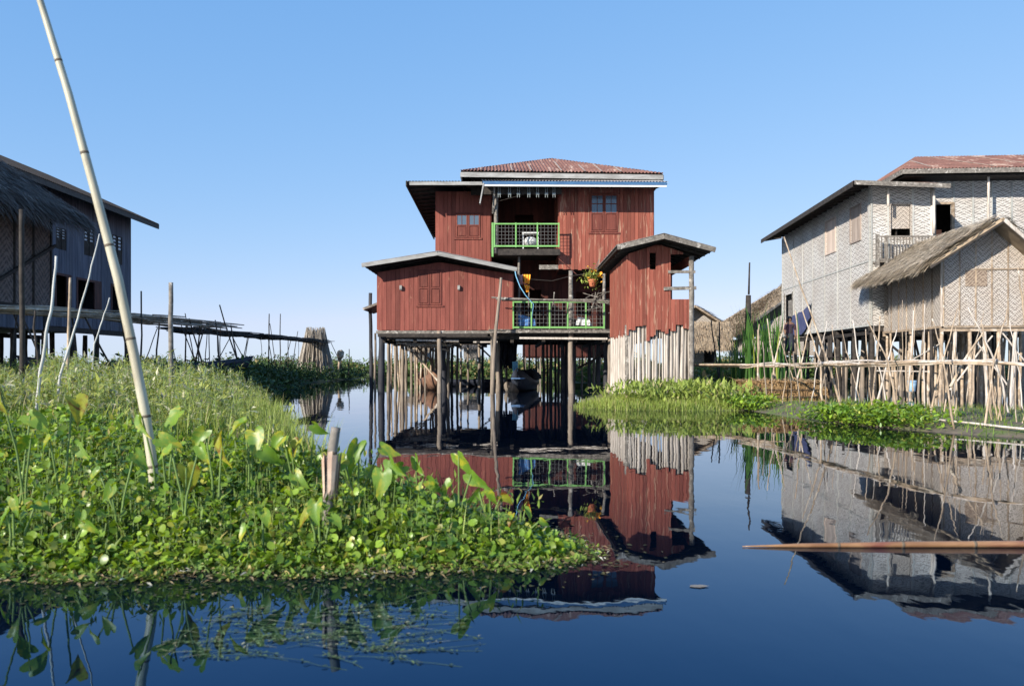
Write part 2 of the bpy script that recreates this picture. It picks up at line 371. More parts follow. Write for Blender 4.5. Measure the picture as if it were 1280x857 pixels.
def join_np(parts):
    V = []; Fs = []; o = 0
    for v, f in parts: V.append(v); Fs.append(f+o); o += len(v)
    return np.concatenate(V), np.concatenate(Fs)

# numpy instancing of a small template ------------------------------------------------
def rots(yaw, pitch, roll):
    cy, sy, cp, sp, cr, sr = np.cos(yaw), np.sin(yaw), np.cos(pitch), np.sin(pitch), np.cos(roll), np.sin(roll)
    n = len(yaw); Z = np.zeros(n); O = np.ones(n)
    Rz = np.stack([cy,-sy,Z, sy,cy,Z, Z,Z,O], 1).reshape(n,3,3); Rx = np.stack([O,Z,Z, Z,cp,-sp, Z,sp,cp], 1).reshape(n,3,3)
    Ry = np.stack([cr,Z,sr, Z,O,Z, -sr,Z,cr], 1).reshape(n,3,3)
    return Rz@Rx@Ry
def inst(T, TF, pos, yaw, pitch, roll, sc, scw=None):
    R = rots(yaw, pitch, roll); S = np.stack([sc*(1 if scw is None else scw), sc, sc], 1)
    P = T[None]*S[:, None, :]; P = np.einsum('nij,nkj->nki', R, P)+pos[:, None, :]
    k = len(T); n = len(pos)
    return P.reshape(-1, 3), (TF[None]+(np.arange(n)*k)[:, None, None]).reshape(-1, TF.shape[1])
# templates (all triangles/quads as quads)
T_LANCE = np.array([(0,0,0),(-.13,.35,.05),(0,.4,0),(.13,.35,.05),(0,1,-.16)]); F_LANCE = np.array([(0,2,1,1),(0,3,2,2),(1,2,4,4),(2,3,4,4)])[:, :3]
F_LANCE = np.array([(0,2,1),(0,3,2),(1,2,4),(2,3,4)])
a = np.linspace(0, 2*PI, 8, endpoint=False)
T_ROUND = np.concatenate([[(0,.5,-.06)], np.stack([.46*np.sin(a), .5-.5*np.cos(a), .03*np.cos(2*a)+.03], 1)]); F_ROUND = np.array([(0,i+1,(i+1) % 8+1) for i in range(8)])
T_OVAL = np.array([(0,0,0),(-.26,.32,.06),(0,.45,-.02),(.26,.32,.06),(-.2,.72,.03),(.2,.72,.03),(0,1,-.08)]); F_OVAL = np.array([(0,2,1),(0,3,2),(1,2,4),(2,3,5),(2,6,4),(2,5,6)])
T_BLADE = np.array([(-.5,0,0),(.5,0,0),(-.42,.4,.03),(.42,.4,.03),(-.28,.75,.0),(.28,.75,0),(0,1,-.06)]); F_BLADE = np.array([(0,1,3),(0,3,2),(2,3,5),(2,5,4),(4,5,6)])

def in_poly(x, y, poly):
    inside = np.zeros(len(x), bool); n = len(poly); j = n-1
    for i in range(n):
        xi, yi = poly[i]; xj, yj = poly[j]
        c = ((yi > y) != (yj > y)) & (x < (xj-xi)*(y-yi)/((yj-yi) or 1e-9)+xi)
        inside ^= c; j = i
    return inside
def pdist(x, y, poly):
    d = np.full(len(x), 1e9); n = len(poly)
    for i in range(n):
        ax, ay = poly[i]; bx, by = poly[(i+1) % n]; dx, dy = bx-ax, by-ay
        t = np.clip(((x-ax)*dx+(y-ay)*dy)/(dx*dx+dy*dy), 0, 1); d = np.minimum(d, np.hypot(x-ax-t*dx, y-ay-t*dy))
    return np.where(in_poly(x, y, poly), d, -d)
def nz2(x, y, s=1.):
    return (np.sin(x*1.7*s+1.3)*np.cos(y*1.3*s+.4)+.6*np.sin(x*3.9*s+y*2.3*s)+.35*np.sin(y*7.1*s-x*5.3*s+2))/1.95
def smooth(t): t = np.clip(t, 0, 1); return t*t*(3-2*t)

# ------------------------------------------------------------------ water and ground
NEAR = [(-9,3.9),(-4,4.45),(-2.2,4.62),(-.6,4.75),(.1,4.88),(.36,5.08),(.15,5.5),(-.35,6.1),(-.95,7.2),(-1.8,8.4),(-2.8,10.2),(-3.7,13),(-4.9,17),(-6.6,23),(-9.6,33),(-12.2,48),(-12.3,70),(-40,80),(-60,60),(-60,3.4)]
STRIP = [(1.9,22),(3,20.9),(4.6,20.6),(6.2,20.8),(6.35,18),(6.9,15.4),(7.8,13.6),(9.2,12.4),(16,11),(17,14),(13.5,17.5),(10.6,21.5),(10,26),(10.3,31),(6.8,32.5),(3.6,32),(2.4,27)]
def hnear(x, y):
    d = pdist(x, y, NEAR); h = np.where(d > .12, -.03+.40*smooth((d-.12)/2.6), -.03+(d-.12)*.5)
    return h+.05*nz2(x, y, 1.1)*smooth(d/1.0)
def hstrip(x, y):
    d = pdist(x, y, STRIP); h = np.where(d > 0, .03+.12*smooth(d/1.2), .03+d*.5)
    return h+.03*nz2(x, y, 1.6)*smooth(d/.5)
def ground(name, hf, x0, x1, y0, y1, step, m, poly, grow=.8):
    nx = int((x1-x0)/step)+1; ny = int((y1-y0)/step)+1
    X, Y = np.meshgrid(np.linspace(x0, x1, nx), np.linspace(y0, y1, ny)); X = X.ravel(); Y = Y.ravel()
    Z = hf(X, Y); d = pdist(X, Y, poly)
    idx = np.arange(nx*ny).reshape(ny, nx)
    q = np.stack([idx[:-1,:-1].ravel(), idx[:-1,1:].ravel(), idx[1:,1:].ravel(), idx[1:,:-1].ravel()], 1)
    q = q[(d[q] > -grow).any(1)]
    o = mesh_obj(name, np.stack([X, Y, Z], 1), q, m, None, True); tag(o, kind='structure'); return o
wm = MB(); wm.add([(-2500,-200,0),(2500,-200,0),(2500,4500,0),(-2500,4500,0)], [(0,1,2,3)])
tag(wm.build('water', WATER), kind='structure')
lb = MB(); lb.add([(-2600,-300,-1.5),(2600,-300,-1.5),(2600,4600,-1.5),(-2600,4600,-1.5)], [(0,1,2,3)])
tag(lb.build('lake_bed', SOIL), kind='structure')
ground('near_bank', hnear, -16, 1.5, 3, 26, .18, SOIL, NEAR)
ground('far_bank', lambda x, y: hnear(x, y)-.03, -60, -5, 24, 80, .9, SOIL, NEAR)
ground('mud_bank', hstrip, 1, 17, 10.5, 33, .2, MUD, STRIP)

# ------------------------------------------------------------------ vegetation fields
def pts_in(n, x0, x1, y0, y1, poly, margin=0., maxd=None):
    x = RNG.uniform(x0, x1, n); y = RNG.uniform(y0, y1, n); d = pdist(x, y, poly)
    k = d > margin
    if maxd is not None: k &= d < maxd
    k &= np.abs(x) < .78*y+1.5
    return x[k], y[k], d[k]
def stalks(P0, P1, w):
    n = len(P0); d = P1-P0; s = np.cross(d, np.array([0., 1, .1])); s /= np.linalg.norm(s, axis=1)[:, None]+1e-9; s *= w/2
    V = np.stack([P0-s, P0+s, P1+s*.6, P1-s*.6], 1).reshape(-1, 3)
    b = np.arange(n)*4
    return V, np.concatenate([np.stack([b, b+1, b+2], 1), np.stack([b, b+2, b+3], 1)])
def stuff(name, parts, m, label, cat):
    V, Fs = join_np(parts); o = mesh_obj(name, V, Fs, m); return tag(o, label, cat, None, 'stuff')
U = RNG.uniform; G = RNG.normal
# water hyacinth on the near bank
def hyacinth(poly, hf, n, x0, x1, y0, y1, hmax, smin, smax, ycut=None, margin=.05):
    x, y, d = pts_in(n, x0, x1, y0, y1, poly, margin)
    base = np.maximum(hf(x, y), 0); clump = .55+.45*nz2(x, y, 2.2)
    hh = np.minimum(hmax, .07+.55*np.maximum(d, 0))*(.25+.75*U(0, 1, len(x)))*np.clip(.62+.6*clump, .2, 1.35)
    z = base+hh; yaw = U(-PI, PI, len(x)); pitch = G(.35, .55, len(x)); roll = G(0, .4, len(x)); sc = U(smin, smax, len(x))
    pos = np.stack([x, y, z], 1); L = inst(T_ROUND, F_ROUND, pos, yaw, pitch, roll, sc, U(.7, 1.05, len(x)))
    P0 = pos.copy(); P0[:, 2] = base-.02; P0[:, :2] += G(0, .03, (len(x), 2)); k = RNG.random(len(x)) < .5
    return L, stalks(P0[k], pos[k], .009)
LY, LS = hyacinth(NEAR, hnear, 80000, -8, .7, 4.4, 9.6, .36, .022, .066, None, -.06)
stuff('water_hyacinth', [LY], L_HY, 'dense round green leaves of water hyacinth covering the near bank', 'water plants')
stuff('hyacinth_stalks', [LS], STEM, 'thin pale green leaf stalks under the hyacinth leaves on the near bank', 'plant stalks')
# small creeping leaves by the water line
x, y, d = pts_in(170000, -6, .9, 4.2, 7.5, NEAR, -.24, .6)
k = (nz2(x, y, 3.1)*.5+nz2(x, y, 8.)*.5+.75+d*2.) > RNG.random(len(x))*.9; x, y, d = x[k], y[k], d[k]
z = np.maximum(hnear(x, y), .0)+U(0, .13, len(x))*np.clip(d*1.6+.25, .08, 1)*(.6+.6*nz2(x, y, 4.))
C1 = inst(T_OVAL, F_OVAL, np.stack([x, y, z+.01], 1), U(-PI, PI, len(x)), G(.3, .5, len(x)), G(0, .4, len(x)), .014+.042*U(0, 1, len(x))**2, U(.6, 1.4, len(x)))
x2, y2, d2 = pts_in(9000, -6, .9, 4.2, 9, NEAR, .05, 9)
C2 = inst(T_LANCE, F_LANCE, np.stack([x2, y2, hnear(x2, y2)+U(.05, .40, len(x2))], 1), U(-PI, PI, len(x2)), G(.8, .5, len(x2)), G(0, .4, len(x2)), U(.04, .10, len(x2)), U(.8, 1.2, len(x2)))
stuff('creeping_weed', [C1, C2], L_CR, 'tiny leaves of creeping weed trailing along the near waterline', 'ground cover')
x, y, d = pts_in(9000, -6, .9, 4.2, 7, NEAR, -.3, .3)
LT = inst(T_LANCE, F_LANCE, np.stack([x, y, np.maximum(hnear(x, y), 0)+U(.004, .035, len(x))], 1), U(-PI, PI, len(x)), G(0, .15, len(x)), G(0, .3, len(x)), U(.015, .07, len(x)), U(.3, 1.1, len(x)))
stuff('plant_litter', [LT], L_LITTER, 'dry brown stalks and dead leaves lying along the near waterline', 'litter')
# debris and algae floating off the near bank
x, y, d = pts_in(42000, -7, 1.6, 3.2, 7, NEAR, -.62, .0); k = np.exp(d*4.2)*(.75+.5*nz2(x, y, 2.5)) > RNG.random(len(x)); x, y = x[k], y[k]
SC = inst(T_OVAL, F_OVAL, np.stack([x, y, U(.003, .008, len(x))], 1), U(-PI, PI, len(x)), G(0, .06, len(x)), G(0, .1, len(x)), U(.012, .045, len(x)), U(.5, 1.5, len(x)))
stuff('floating_scum', [SC], mat('olive_scum', (.10,.085,.03), (.05,.05,.018), (3,3,3), .4, .6, huevar=((.26,.2,.1), .12)), 'olive brown debris and algae floating off the near bank', 'algae')
# tall weeds behind
def weeds(poly, hf, n, x0, x1, y0, y1, hmin, hmax, nl, ls, margin=.3, dens=None):
    x, y, d = pts_in(n, x0, x1, y0, y1, poly, margin)
    if dens is not None:
        k = dens(x, y) > RNG.random(len(x)); x = x[k]; y = y[k]; d = d[k]
    b = hf(x, y); H = U(hmin, hmax, len(x))*np.clip(.8+.3*nz2(x, y, .9), .45, 1.25)*np.clip(.35+d*.55, .3, 1)
    lean = G(0, .14, (len(x), 2))*H[:, None]
    P0 = np.stack([x, y, b], 1); P1 = P0+np.concatenate([lean, H[:, None]], 1)
    out = []
    t = U(.25, 1, (len(x), nl)); pos = (P0[:, None]+(P1-P0)[:, None]*t[..., None]).reshape(-1, 3); m = len(pos)
    out.append(inst(T_LANCE, F_LANCE, pos, U(-PI, PI, m), G(.45, .45, m), G(0, .3, m), U(ls*.6, ls*1.3, m), U(.9, 1.5, m)))
    return out, stalks(P0, P1, .010)
wl, ws = weeds(NEAR, hnear, 9000, -16, -1.6, 8.0, 24, .55, 1.12, 17, .10)
stuff('willow_weed', wl, L_WEED, 'tall pale green leafy weeds filling the bank behind the hyacinth', 'weeds')
stuff('weed_stems', [ws], STEM, 'upright thin stems of the tall weeds on the near bank', 'plant stems')
# fine grass clump along the channel
def grass(poly, hf, n, x0, x1, y0, y1, h0, h1, wd=.012, margin=.0, cen=None, lean=.35):
    x, y, d = pts_in(n, x0, x1, y0, y1, poly, margin)
    if cen is not None:
        k = cen(x, y) > RNG.random(len(x)); x = x[k]; y = y[k]
    H = U(h0, h1, len(x))*np.clip(.85+.25*nz2(x, y, 1.3), .4, 1.3)
    return inst(T_BLADE, F_BLADE, np.stack([x, y, hf(x, y)-.02], 1), U(-PI, PI, len(x)), PI/2-np.abs(G(0, lean, len(x))), G(0, .3, len(x)), H, wd/H)
cc = lambda x, y: smooth(1-np.hypot((x+3.6-(-.33)*(y-11))/1.7, (y-11.5)/4.6))*1.6
gr = grass(NEAR, hnear, 60000, -8, -1.5, 7.2, 17, .35, .85, .013, -.05, cc)
gr2 = grass(NEAR, hnear, 9000, -12, -1, 7.5, 20, .5, .95, .012, .3)
gr3 = grass(NEAR, hnear, 2600, -5, 0, 4.9, 8.5, .2, .5, .009, .1)
stuff('bank_grass', [gr, gr2, gr3], L_GRASS, 'fine light green grass growing in a soft clump beside the channel', 'grass')
# dark bushes on the far part of the bank
def bushes(n, cx, cy, r, hgt, per, ls):
    P = []
    for (a, b, c, h) in zip(cx, cy, r, hgt):
        k = int(per*c*h)+20; u = G(0, 1, (k, 3)); u /= np.linalg.norm(u, axis=1)[:, None]; u *= (U(0, 1, k)**.4)[:, None]
        u[:, 2] = np.abs(u[:, 2]); q = u*np.array([c, c, h])*(1+.15*np.sin(u[:, :1]*9))+np.array([a, b, .12]); P.append(q)
    P = np.concatenate(P); m = len(P)
    return inst(T_OVAL, F_OVAL, P, U(-PI, PI, m), G(.4, .6, m), G(0, .5, m), U(ls*.6, ls*1.4, m))
x, y, d = pts_in(900, -34, -7, 23, 74, NEAR, .2, 7)
k = RNG.random(len(x)) < .75; x, y, d = x[k], y[k], d[k]
hh = np.clip(.45+.5*d, .4, 1.2)*U(.7, 1.1, len(x))
stuff('dark_bushes', [bushes(0, x, y, U(.5, 1.1, len(x)), hh, 210, .17)], L_DARK, 'dark green low bushes lining the far side of the left channel', 'bushes')
# patches on the mud bank
c1 = lambda x, y: smooth(1-np.hypot((x-4.1)/3.0, (y-22.0)/2.2))*1.8
p1 = grass(STRIP, hstrip, 70000, 1.2, 7.2, 19.5, 26, .12, .34, .016, -.25, c1, .6)
c2 = lambda x, y: smooth(1-np.hypot((x-4.6)/2.8, (y-22.2)/1.9))*1.1
x, y, d = pts_in(9000, 1, 7, 20, 25, STRIP, 0); k = c2(x, y) > RNG.random(len(x)); x, y = x[k], y[k]
p2 = inst(T_LANCE, F_LANCE, np.stack([x, y, hstrip(x, y)+U(.1, .5, len(x))], 1), U(-PI, PI, len(x)), G(.9, .4, len(x)), G(0, .3, len(x)), U(.12, .3, len(x)), U(.9, 1.4, len(x)))
stuff('patch_grass', [p1, p2], L_GRASS, 'bright green grass and weeds at the foot of the red tower', 'grass')
c3 = lambda x, y: np.maximum(smooth(1-np.hypot((x-7.05-(15.6-y)*.33)/1.25, (y-15.9)/2.0)), .8*smooth(1-np.hypot((x-8.9)/.55, (y-12.9)/.8)))*1.6
c4 = lambda x, y: smooth(1-np.hypot((x-6.2)/.9, (y-21)/1.2))*1.3
x, y, d = pts_in(70000, 4.5, 11, 11.8, 24, STRIP, -.35); k = (c3(x, y)+c4(x, y)) > RNG.random(len(x)); x, y = x[k], y[k]
p3 = inst(T_OVAL, F_OVAL, np.stack([x, y, np.maximum(hstrip(x, y), 0)+U(.02, .3, len(x))], 1), U(-PI, PI, len(x)), G(.4, .5, len(x)), G(0, .4, len(x)), U(.06, .13, len(x)), U(.9, 1.4, len(x)))
stuff('patch_hyacinth', [p3], L_HY, 'bright green floating leaves in front of the crossed bamboo fence', 'water plants')
x, y, d = pts_in(30000, 5.5, 17, 11, 30, STRIP, -.1); k = .6+.35*nz2(x, y, 1.1) > RNG.random(len(x)); x, y = x[k], y[k]
p4 = inst(T_BLADE, F_BLADE, np.stack([x, y, hstrip(x, y)-.01], 1), U(-PI, PI, len(x)), U(.2, 1.5, len(x)), G(0, .3, len(x)), U(.08, .24, len(x)), U(.04, .08, len(x)))
stuff('mud_bank_weeds', [p4], L_CR, 'thin brownish green weeds scattered over the muddy bank on the right', 'weeds')
# far floating gardens and bushes behind the houses
fg = MB()
for (x0, x1, y0, y1) in ((-11,26,64,70),(-60,90,84,96),(-140,160,130,150),(3,16,43,60),(14,60,54,66)):
    fg.box(x0, x1, y0, y1, -.3, .18)
tag(fg.build('floating_gardens', LAND), kind='structure')
bx = []; by = []; br = []; bh = []
for (x0, x1, y0, y1, n, h) in ((-11,26,64.5,69.5,190,1.15),(-60,90,84,94,320,1.5),(-140,160,131,148,330,2.6),(3,15,44,58,60,1.0),(15,58,55,64,110,1.6)):
    bx += list(U(x0, x1, n)); by += list(U(y0, y1, n)); br += list(U(.8, 1.6, n)*(1 if y0 < 100 else 2)); bh += list(U(.55, 1.1, n)*h)
stuff('distant_bushes', [bushes(0, bx, by, br, bh, 70, .34)], L_FAR, 'low green and brown bushes on the floating gardens behind the houses', 'bushes')
# floating weed strands at the bottom of the picture
ww = []; wls = []
for i in range(150):
    a = (rnd(-1.5, -.45), rnd(3.25, 3.95)); yw = rnd(-.5, .5) if random.random() < .75 else rnd(-1.6, 1.6); Ln = rnd(.1, .42)
    q = [(a[0]+math.cos(yw)*Ln*t+.012*math.sin(9*t+i), a[1]+math.sin(yw)*Ln*t, .003+.003*math.sin(5*t)) for t in (0, .33, .66, 1)]
    for u_, v_ in zip(q[:-1], q[1:]): ww.append((u_, v_))
    for _ in range(5):
        t = random.random(); wls.append((a[0]+math.cos(yw)*Ln*t, a[1]+math.sin(yw)*Ln*t, .006))
P = np.array(ww); SV = P[:, 1]-P[:, 0]; side = np.stack([-SV[:, 1], SV[:, 0], 0*SV[:, 0]], 1); side /= np.linalg.norm(side, axis=1)[:, None]; side *= .0016
V = np.stack([P[:, 0]-side, P[:, 0]+side, P[:, 1]+side, P[:, 1]-side], 1).reshape(-1, 3); b = np.arange(len(P))*4
wls = np.array(wls); m_ = len(wls)
stuff('floating_weed', [(V, np.concatenate([np.stack([b, b+1, b+2], 1), np.stack([b, b+2, b+3], 1)])),
      inst(T_OVAL, F_OVAL, wls, U(-PI, PI, m_), G(0, .08, m_), G(0, .1, m_), U(.01, .032, m_), U(.5, 1, m_))], WEEDW, 'sparse strands of water weed floating on dark water at the bottom', 'water weed')

# ------------------------------------------------------------------ taro plants
def heart_leaf(scale, curl, m, parent, base, tipdir, nrm, label=None):
    """heart-shaped blade hanging from base toward tipdir, facing nrm"""
    y = Vector(tipdir).normalized(); z = Vector(nrm); z = (z-y*z.dot(y)).normalized(); x = y.cross(z)
    outl = [(0,-.0),(.10,-.16),(.24,-.20),(.35,-.08),(.38,.12),(.33,.36),(.22,.62),(.10,.84),(0,1.0)]
    scale *= .72; wf = .66+.34*((scale*977) % 1)
    vs = []; fs = []
    for i, (wx, yy) in enumerate(outl):
        for sgn in ((-1, -.5, 0, .5, 1)):
            px = wx*sgn; py = yy if abs(sgn) == 1 else (yy*(.6+.4*abs(sgn)) if i < 3 else yy)
            if sgn == 0 and i < 4: py = (.0, .02, .05, .1)[i]
            if abs(sgn) == .5 and i < 4: py = (.0, -.07, -.06, .0)[i]
            pz = abs(px)*.6*curl-.4*curl*max(py, 0)**2+.045*math.sin(py*11+sgn*3+scale*50)*abs(sgn)
            vs.append(Vector(base)+(x*px*wf+y*py+z*pz+x*.10*math.sin(py*3+scale*90))*scale)
    for i in range(len(outl)-1):
        for k in range(4): a = i*5+k; fs.append((a, a+1, a+6, a+5))
    mb = MB(); mb.add(vs, fs)
    return mb.build('leaf', m, parent, True, label)
def taro(px, py, D, leaves, label, seed):
    """leaves: list of (dx px, top py, size, kind, tip angle)"""
    rs = random.Random(seed); bx_ = Xp(px, D); z0 = float(hnear(np.array([bx_]), np.array([D]))[0]) if D > 4.7 else .03
    t = thing('taro_plant', label, 'taro plant', (bx_, D, z0), 'taro plants on the near bank')
    for (dx, ty, sz, kind, ang) in leaves:
        top = Vector((Xp(px+dx, D), D+rs.uniform(-.12, .12), Zp(ty, D)))
        b0 = Vector((bx_+rs.uniform(-.04, .04), D+rs.uniform(-.04, .04), z0-.02)); mid = b0.lerp(top, .55)+Vector(((bx_-top.x)*.25, 0, .03))
        m1 = MB(); m1.tube([b0, b0.lerp(mid, .6), mid, mid.lerp(top, .6), top], [.009, .008, .007, .006, .005], 6)
        m1.build('stem', STEM, t, True)
        a = math.radians(ang); tip = Vector((math.sin(a), rs.uniform(-.5, .1), -math.cos(a)))
        nr = Vector((rs.uniform(-1.6, 1.2), -1, rs.uniform(.0, 1.1)))
        heart_leaf(sz, rs.uniform(.3, 1.0), L_TAROY if kind == 'y' else L_TARO, t, top, tip, nr, 'yellowing leaf' if kind == 'y' else None)
    return t
taro(30, 600, 5.3, [(-22,478,.30,'y',15),(0,520,.24,'g',40),(10,548,.20,'g',-40)], 'taro plant with a tall yellow and brown leaf at the left edge', 1)
taro(75, 600, 5.4, [(5,500,.26,'y',35),(-8,548,.20,'g',-30),(14,560,.18,'g',60)], 'taro plant with a brown-edged drooping leaf below the two leaning sticks', 2)
taro(150, 640, 5.0, [(-6,605,.16,'g',-20),(10,570,.18,'g',50),(-30,590,.14,'g',-60)], 'small taro plant just left of the foot of the leaning bamboo', 3)
taro(205, 600, 5.4, [(-22,520,.22,'g',10),(12,515,.26,'g',-35),(2,545,.22,'g',60)], 'taro plant with upright leaves wrapped round the foot of the leaning bamboo', 4)
taro(228, 640, 5.0, [(2,585,.25,'y',5),(-14,560,.18,'g',-50),(20,560,.17,'g',40)], 'taro plant with one broad yellow-green heart leaf right of the leaning bamboo', 5)
taro(268, 600, 5.3, [(5,548,.30,'y',10),(-16,540,.2,'g',-30)], 'taro plant whose long yellow leaf hangs straight down in the middle of the bank', 6)
taro(318, 600, 5.6, [(0,540,.26,'g',20),(-12,528,.2,'g',-60),(18,560,.22,'g',40)], 'taro plant with folded green leaves between the yellow leaf and the stump', 7)
taro(368, 600, 5.6, [(0,560,.20,'g',10),(-10,545,.2,'g',-40),(6,590,.2,'g',50)], 'taro plant just left of the broken bamboo stump', 8)
taro(390, 590, 6.0, [(2,532,.18,'g',60),(-12,550,.2,'y',-20)], 'thin taro plant with a dark leaf curling over behind the bamboo stump', 9)
taro(448, 620, 5.4, [(0,556,.30,'g',-12),(-14,575,.22,'g',-60),(14,590,.22,'g',50),(28,560,.2,'g',70)], 'largest taro plant with ragged leaves just right of the bamboo stump', 10)
taro(476, 640, 5.2, [(0,590,.26,'g',0),(12,575,.2,'g',40)], 'taro plant with a long drooping leaf right of the largest taro', 11)
taro(520, 620, 5.6, [(0,572,.2,'g',20),(-18,585,.2,'g',-40),(16,600,.18,'g',60)], 'taro plant in front of the reflected red wall', 12)
taro(572, 640, 5.4, [(2,568,.24,'g',25),(18,590,.22,'g',40),(-10,605,.18,'g',-30)], 'taro plant with one pale upright rolled leaf near the bank tip', 13)
taro(612, 650, 5.3, [(0,610,.16,'g',20),(-14,615,.16,'g',-40),(14,622,.14,'y',50)], 'low taro plant second from the right tip of the bank', 14)
taro(655, 670, 5.2, [(2,640,.13,'g',30),(-14,645,.13,'y',-30),(20,648,.11,'g',60)], 'lowest taro plant at the right tip of the bank', 15)
taro(20, 680, 4.75, [(0,622,.16,'g',20),(-14,640,.16,'g',-30),(16,632,.14,'g',60)], 'taro plant low at the left edge close to the water', 16)
taro(100, 680, 4.8, [(0,640,.15,'g',-10),(16,650,.15,'g',50)], 'small taro plant close to the waterline left of centre bank', 17)
taro(400, 680, 4.9, [(0,625,.2,'g',5),(-14,640,.16,'y',-40),(10,650,.15,'g',50)], 'taro plant directly below the bamboo stump near the water', 18)
taro(325, 690, 4.85, [(0,642,.16,'g',30),(-12,655,.14,'g',-30)], 'small taro plant near the waterline below the folded leaves', 19)
taro(500, 690, 5.0, [(0,640,.17,'g',20),(-12,650,.15,'g',-50),(16,650,.14,'g',60)], 'taro plant near the waterline below the long drooping leaf', 20)

# ------------------------------------------------------------------ poles and sticks in the foreground
def bamboo(name, pts, radii, m, label, cat='bamboo pole', knots=None, group=None, knot_m=BAMK):
    P = [Vector(p) for p in pts]; base = P[-1]
    t = thing(name, label, cat, (base.x, base.y, max(base.z, 0)), group)
    dense = []; R = []
    for i in range(len(P)-1):
        for k in range(5):
            dense.append(P[i].lerp(P[i+1], k/5)); R.append(radii[i]+(radii[i+1]-radii[i])*k/5)
    dense.append(P[-1]); R.append(radii[-1])
    m1 = MB(); m1.tube(dense, R, 14); m1.build('culm', m, t, True)
    if knots:
        cum = [0]
        for a_, b_ in zip(dense[:-1], dense[1:]): cum.append(cum[-1]+(b_-a_).length)
        for s in knots:
            q = s*cum[-1]; i = max(j for j in range(len(cum)) if cum[j] <= q); i = min(i, len(dense)-2)
            d = (dense[i+1]-dense[i]).normalized(); c = dense[i]+d*(q-cum[i]); r = R[i]
            mk = MB(); mk.tube([c-d*.010, c-d*.003, c, c+d*.003, c+d*.009], [r*1.0, r*1.05, r*1.03, r*1.055, r*1.0], 14); mk.build('knot_ring', knot_m, t, True)
    return t
Dp = 5.5
bamboo('leaning_bamboo', [W(36,-60,Dp-.1), W(50,0,Dp), W(86,118,Dp), W(119,240,Dp), W(148,350,Dp), W(168,445,Dp), W(181,513,Dp), W(189,568,Dp), W(196,632,Dp)],
       [.020,.022,.026,.029,.032,.033,.034,.034,.034], BAMP, 'tall pale bamboo pole leaning left over the near bank and out of frame', knots=[.02,.19,.36,.53,.70,.84,.93])
bamboo('bamboo_stump', [W(420,534,5.2), W(416,560,5.2), W(412,600,5.2), W(408,660,5.2)], [.030,.032,.033,.034], GREY, 'short broken grey bamboo stump standing upright among taro leaves', 'bamboo stump', knots=[.25,.7])
# torn sheath at the stump's foot
mb = MB()
for i in range(14):
    a = 2*PI*i/14; c = W(415, 575, 5.2)+Vector((0,0,rnd(-.03,.035))); r = rnd(.042,.075)
    mb.add([c+Vector((math.cos(a)*r, math.sin(a)*r, .0+rnd(-.01,.05))), c+Vector((math.cos(a+.5)*r, math.sin(a+.5)*r, rnd(-.01,.05))), c+Vector((math.cos(a+.5)*r*.7-.01, math.sin(a+.5)*r*.7, -rnd(.14,.22))), c+Vector((math.cos(a)*r*.7-.01, math.sin(a)*r*.7, -.26))], [(0,1,2,3)])
single(mb, 'bamboo_sheath', mat('sheath', (.55,.42,.32), (.42,.27,.2), (9,9,9), .2, .8), 'torn pinkish bamboo sheath wrapped round the foot of the grey stump', 'bamboo sheath', W(417,620,5.2))
def stick(pts, D, r0, r1, m, label, name='leaning_stick', cat='stick', wob=.006):
    P = [W(a, b, D) for a, b in pts]; P[-1].z = min(P[-1].z, .1)
    mb = MB(); dn = []; R = []
    for i in range(len(P)-1):
        for k in range(4): dn.append(P[i].lerp(P[i+1], k/4)+Vector((rnd(-wob, wob), rnd(-wob, wob), 0)))
    dn.append(P[-1]); R = [r0+(r1-r0)*i/(len(dn)-1) for i in range(len(dn))]
    mb.tube(dn, R, 8); return single(mb, name, m, label, cat, (P[-1].x, P[-1].y, max(0, P[-1].z)))
stick([(70,320),(66,375),(56,430),(46,498),(42,530)], 8.2, .012, .019, STICK, 'silvery crooked stick leaning in the weeds left of the bamboo pole')
stick([(125,292),(112,345),(92,415),(75,470),(66,500)], 8.8, .007, .016, STICK, 'thin silvery stick slanting across the dark house windows')
stick([(88,347),(87,380),(85,430),(82,500)], 12, .018, .024, BAM, 'straight brown stick standing between the two silvery sticks')
stick([(44,388),(42,410),(47,440),(50,480)], 12, .014, .02, DARK, 'short crooked dark stick left of the silvery sticks')
stick([(137,372),(128,400),(118,430),(110,480)], 13, .01, .014, STICK, 'short thin twig leaning behind the bamboo pole')
stick([(213.5,353),(213.5,400),(214,450),(214,480)], 14, .040, .048, GREY, 'stout grey post standing alone beside the bamboo drying rack', 'grey_post', 'post')
stick([(27,262),(27,340),(28,440),(28,480)], 15, .045, .05, DARK, 'dark tall post in front of the woven hut wall at left', 'dark_post', 'post', .003)

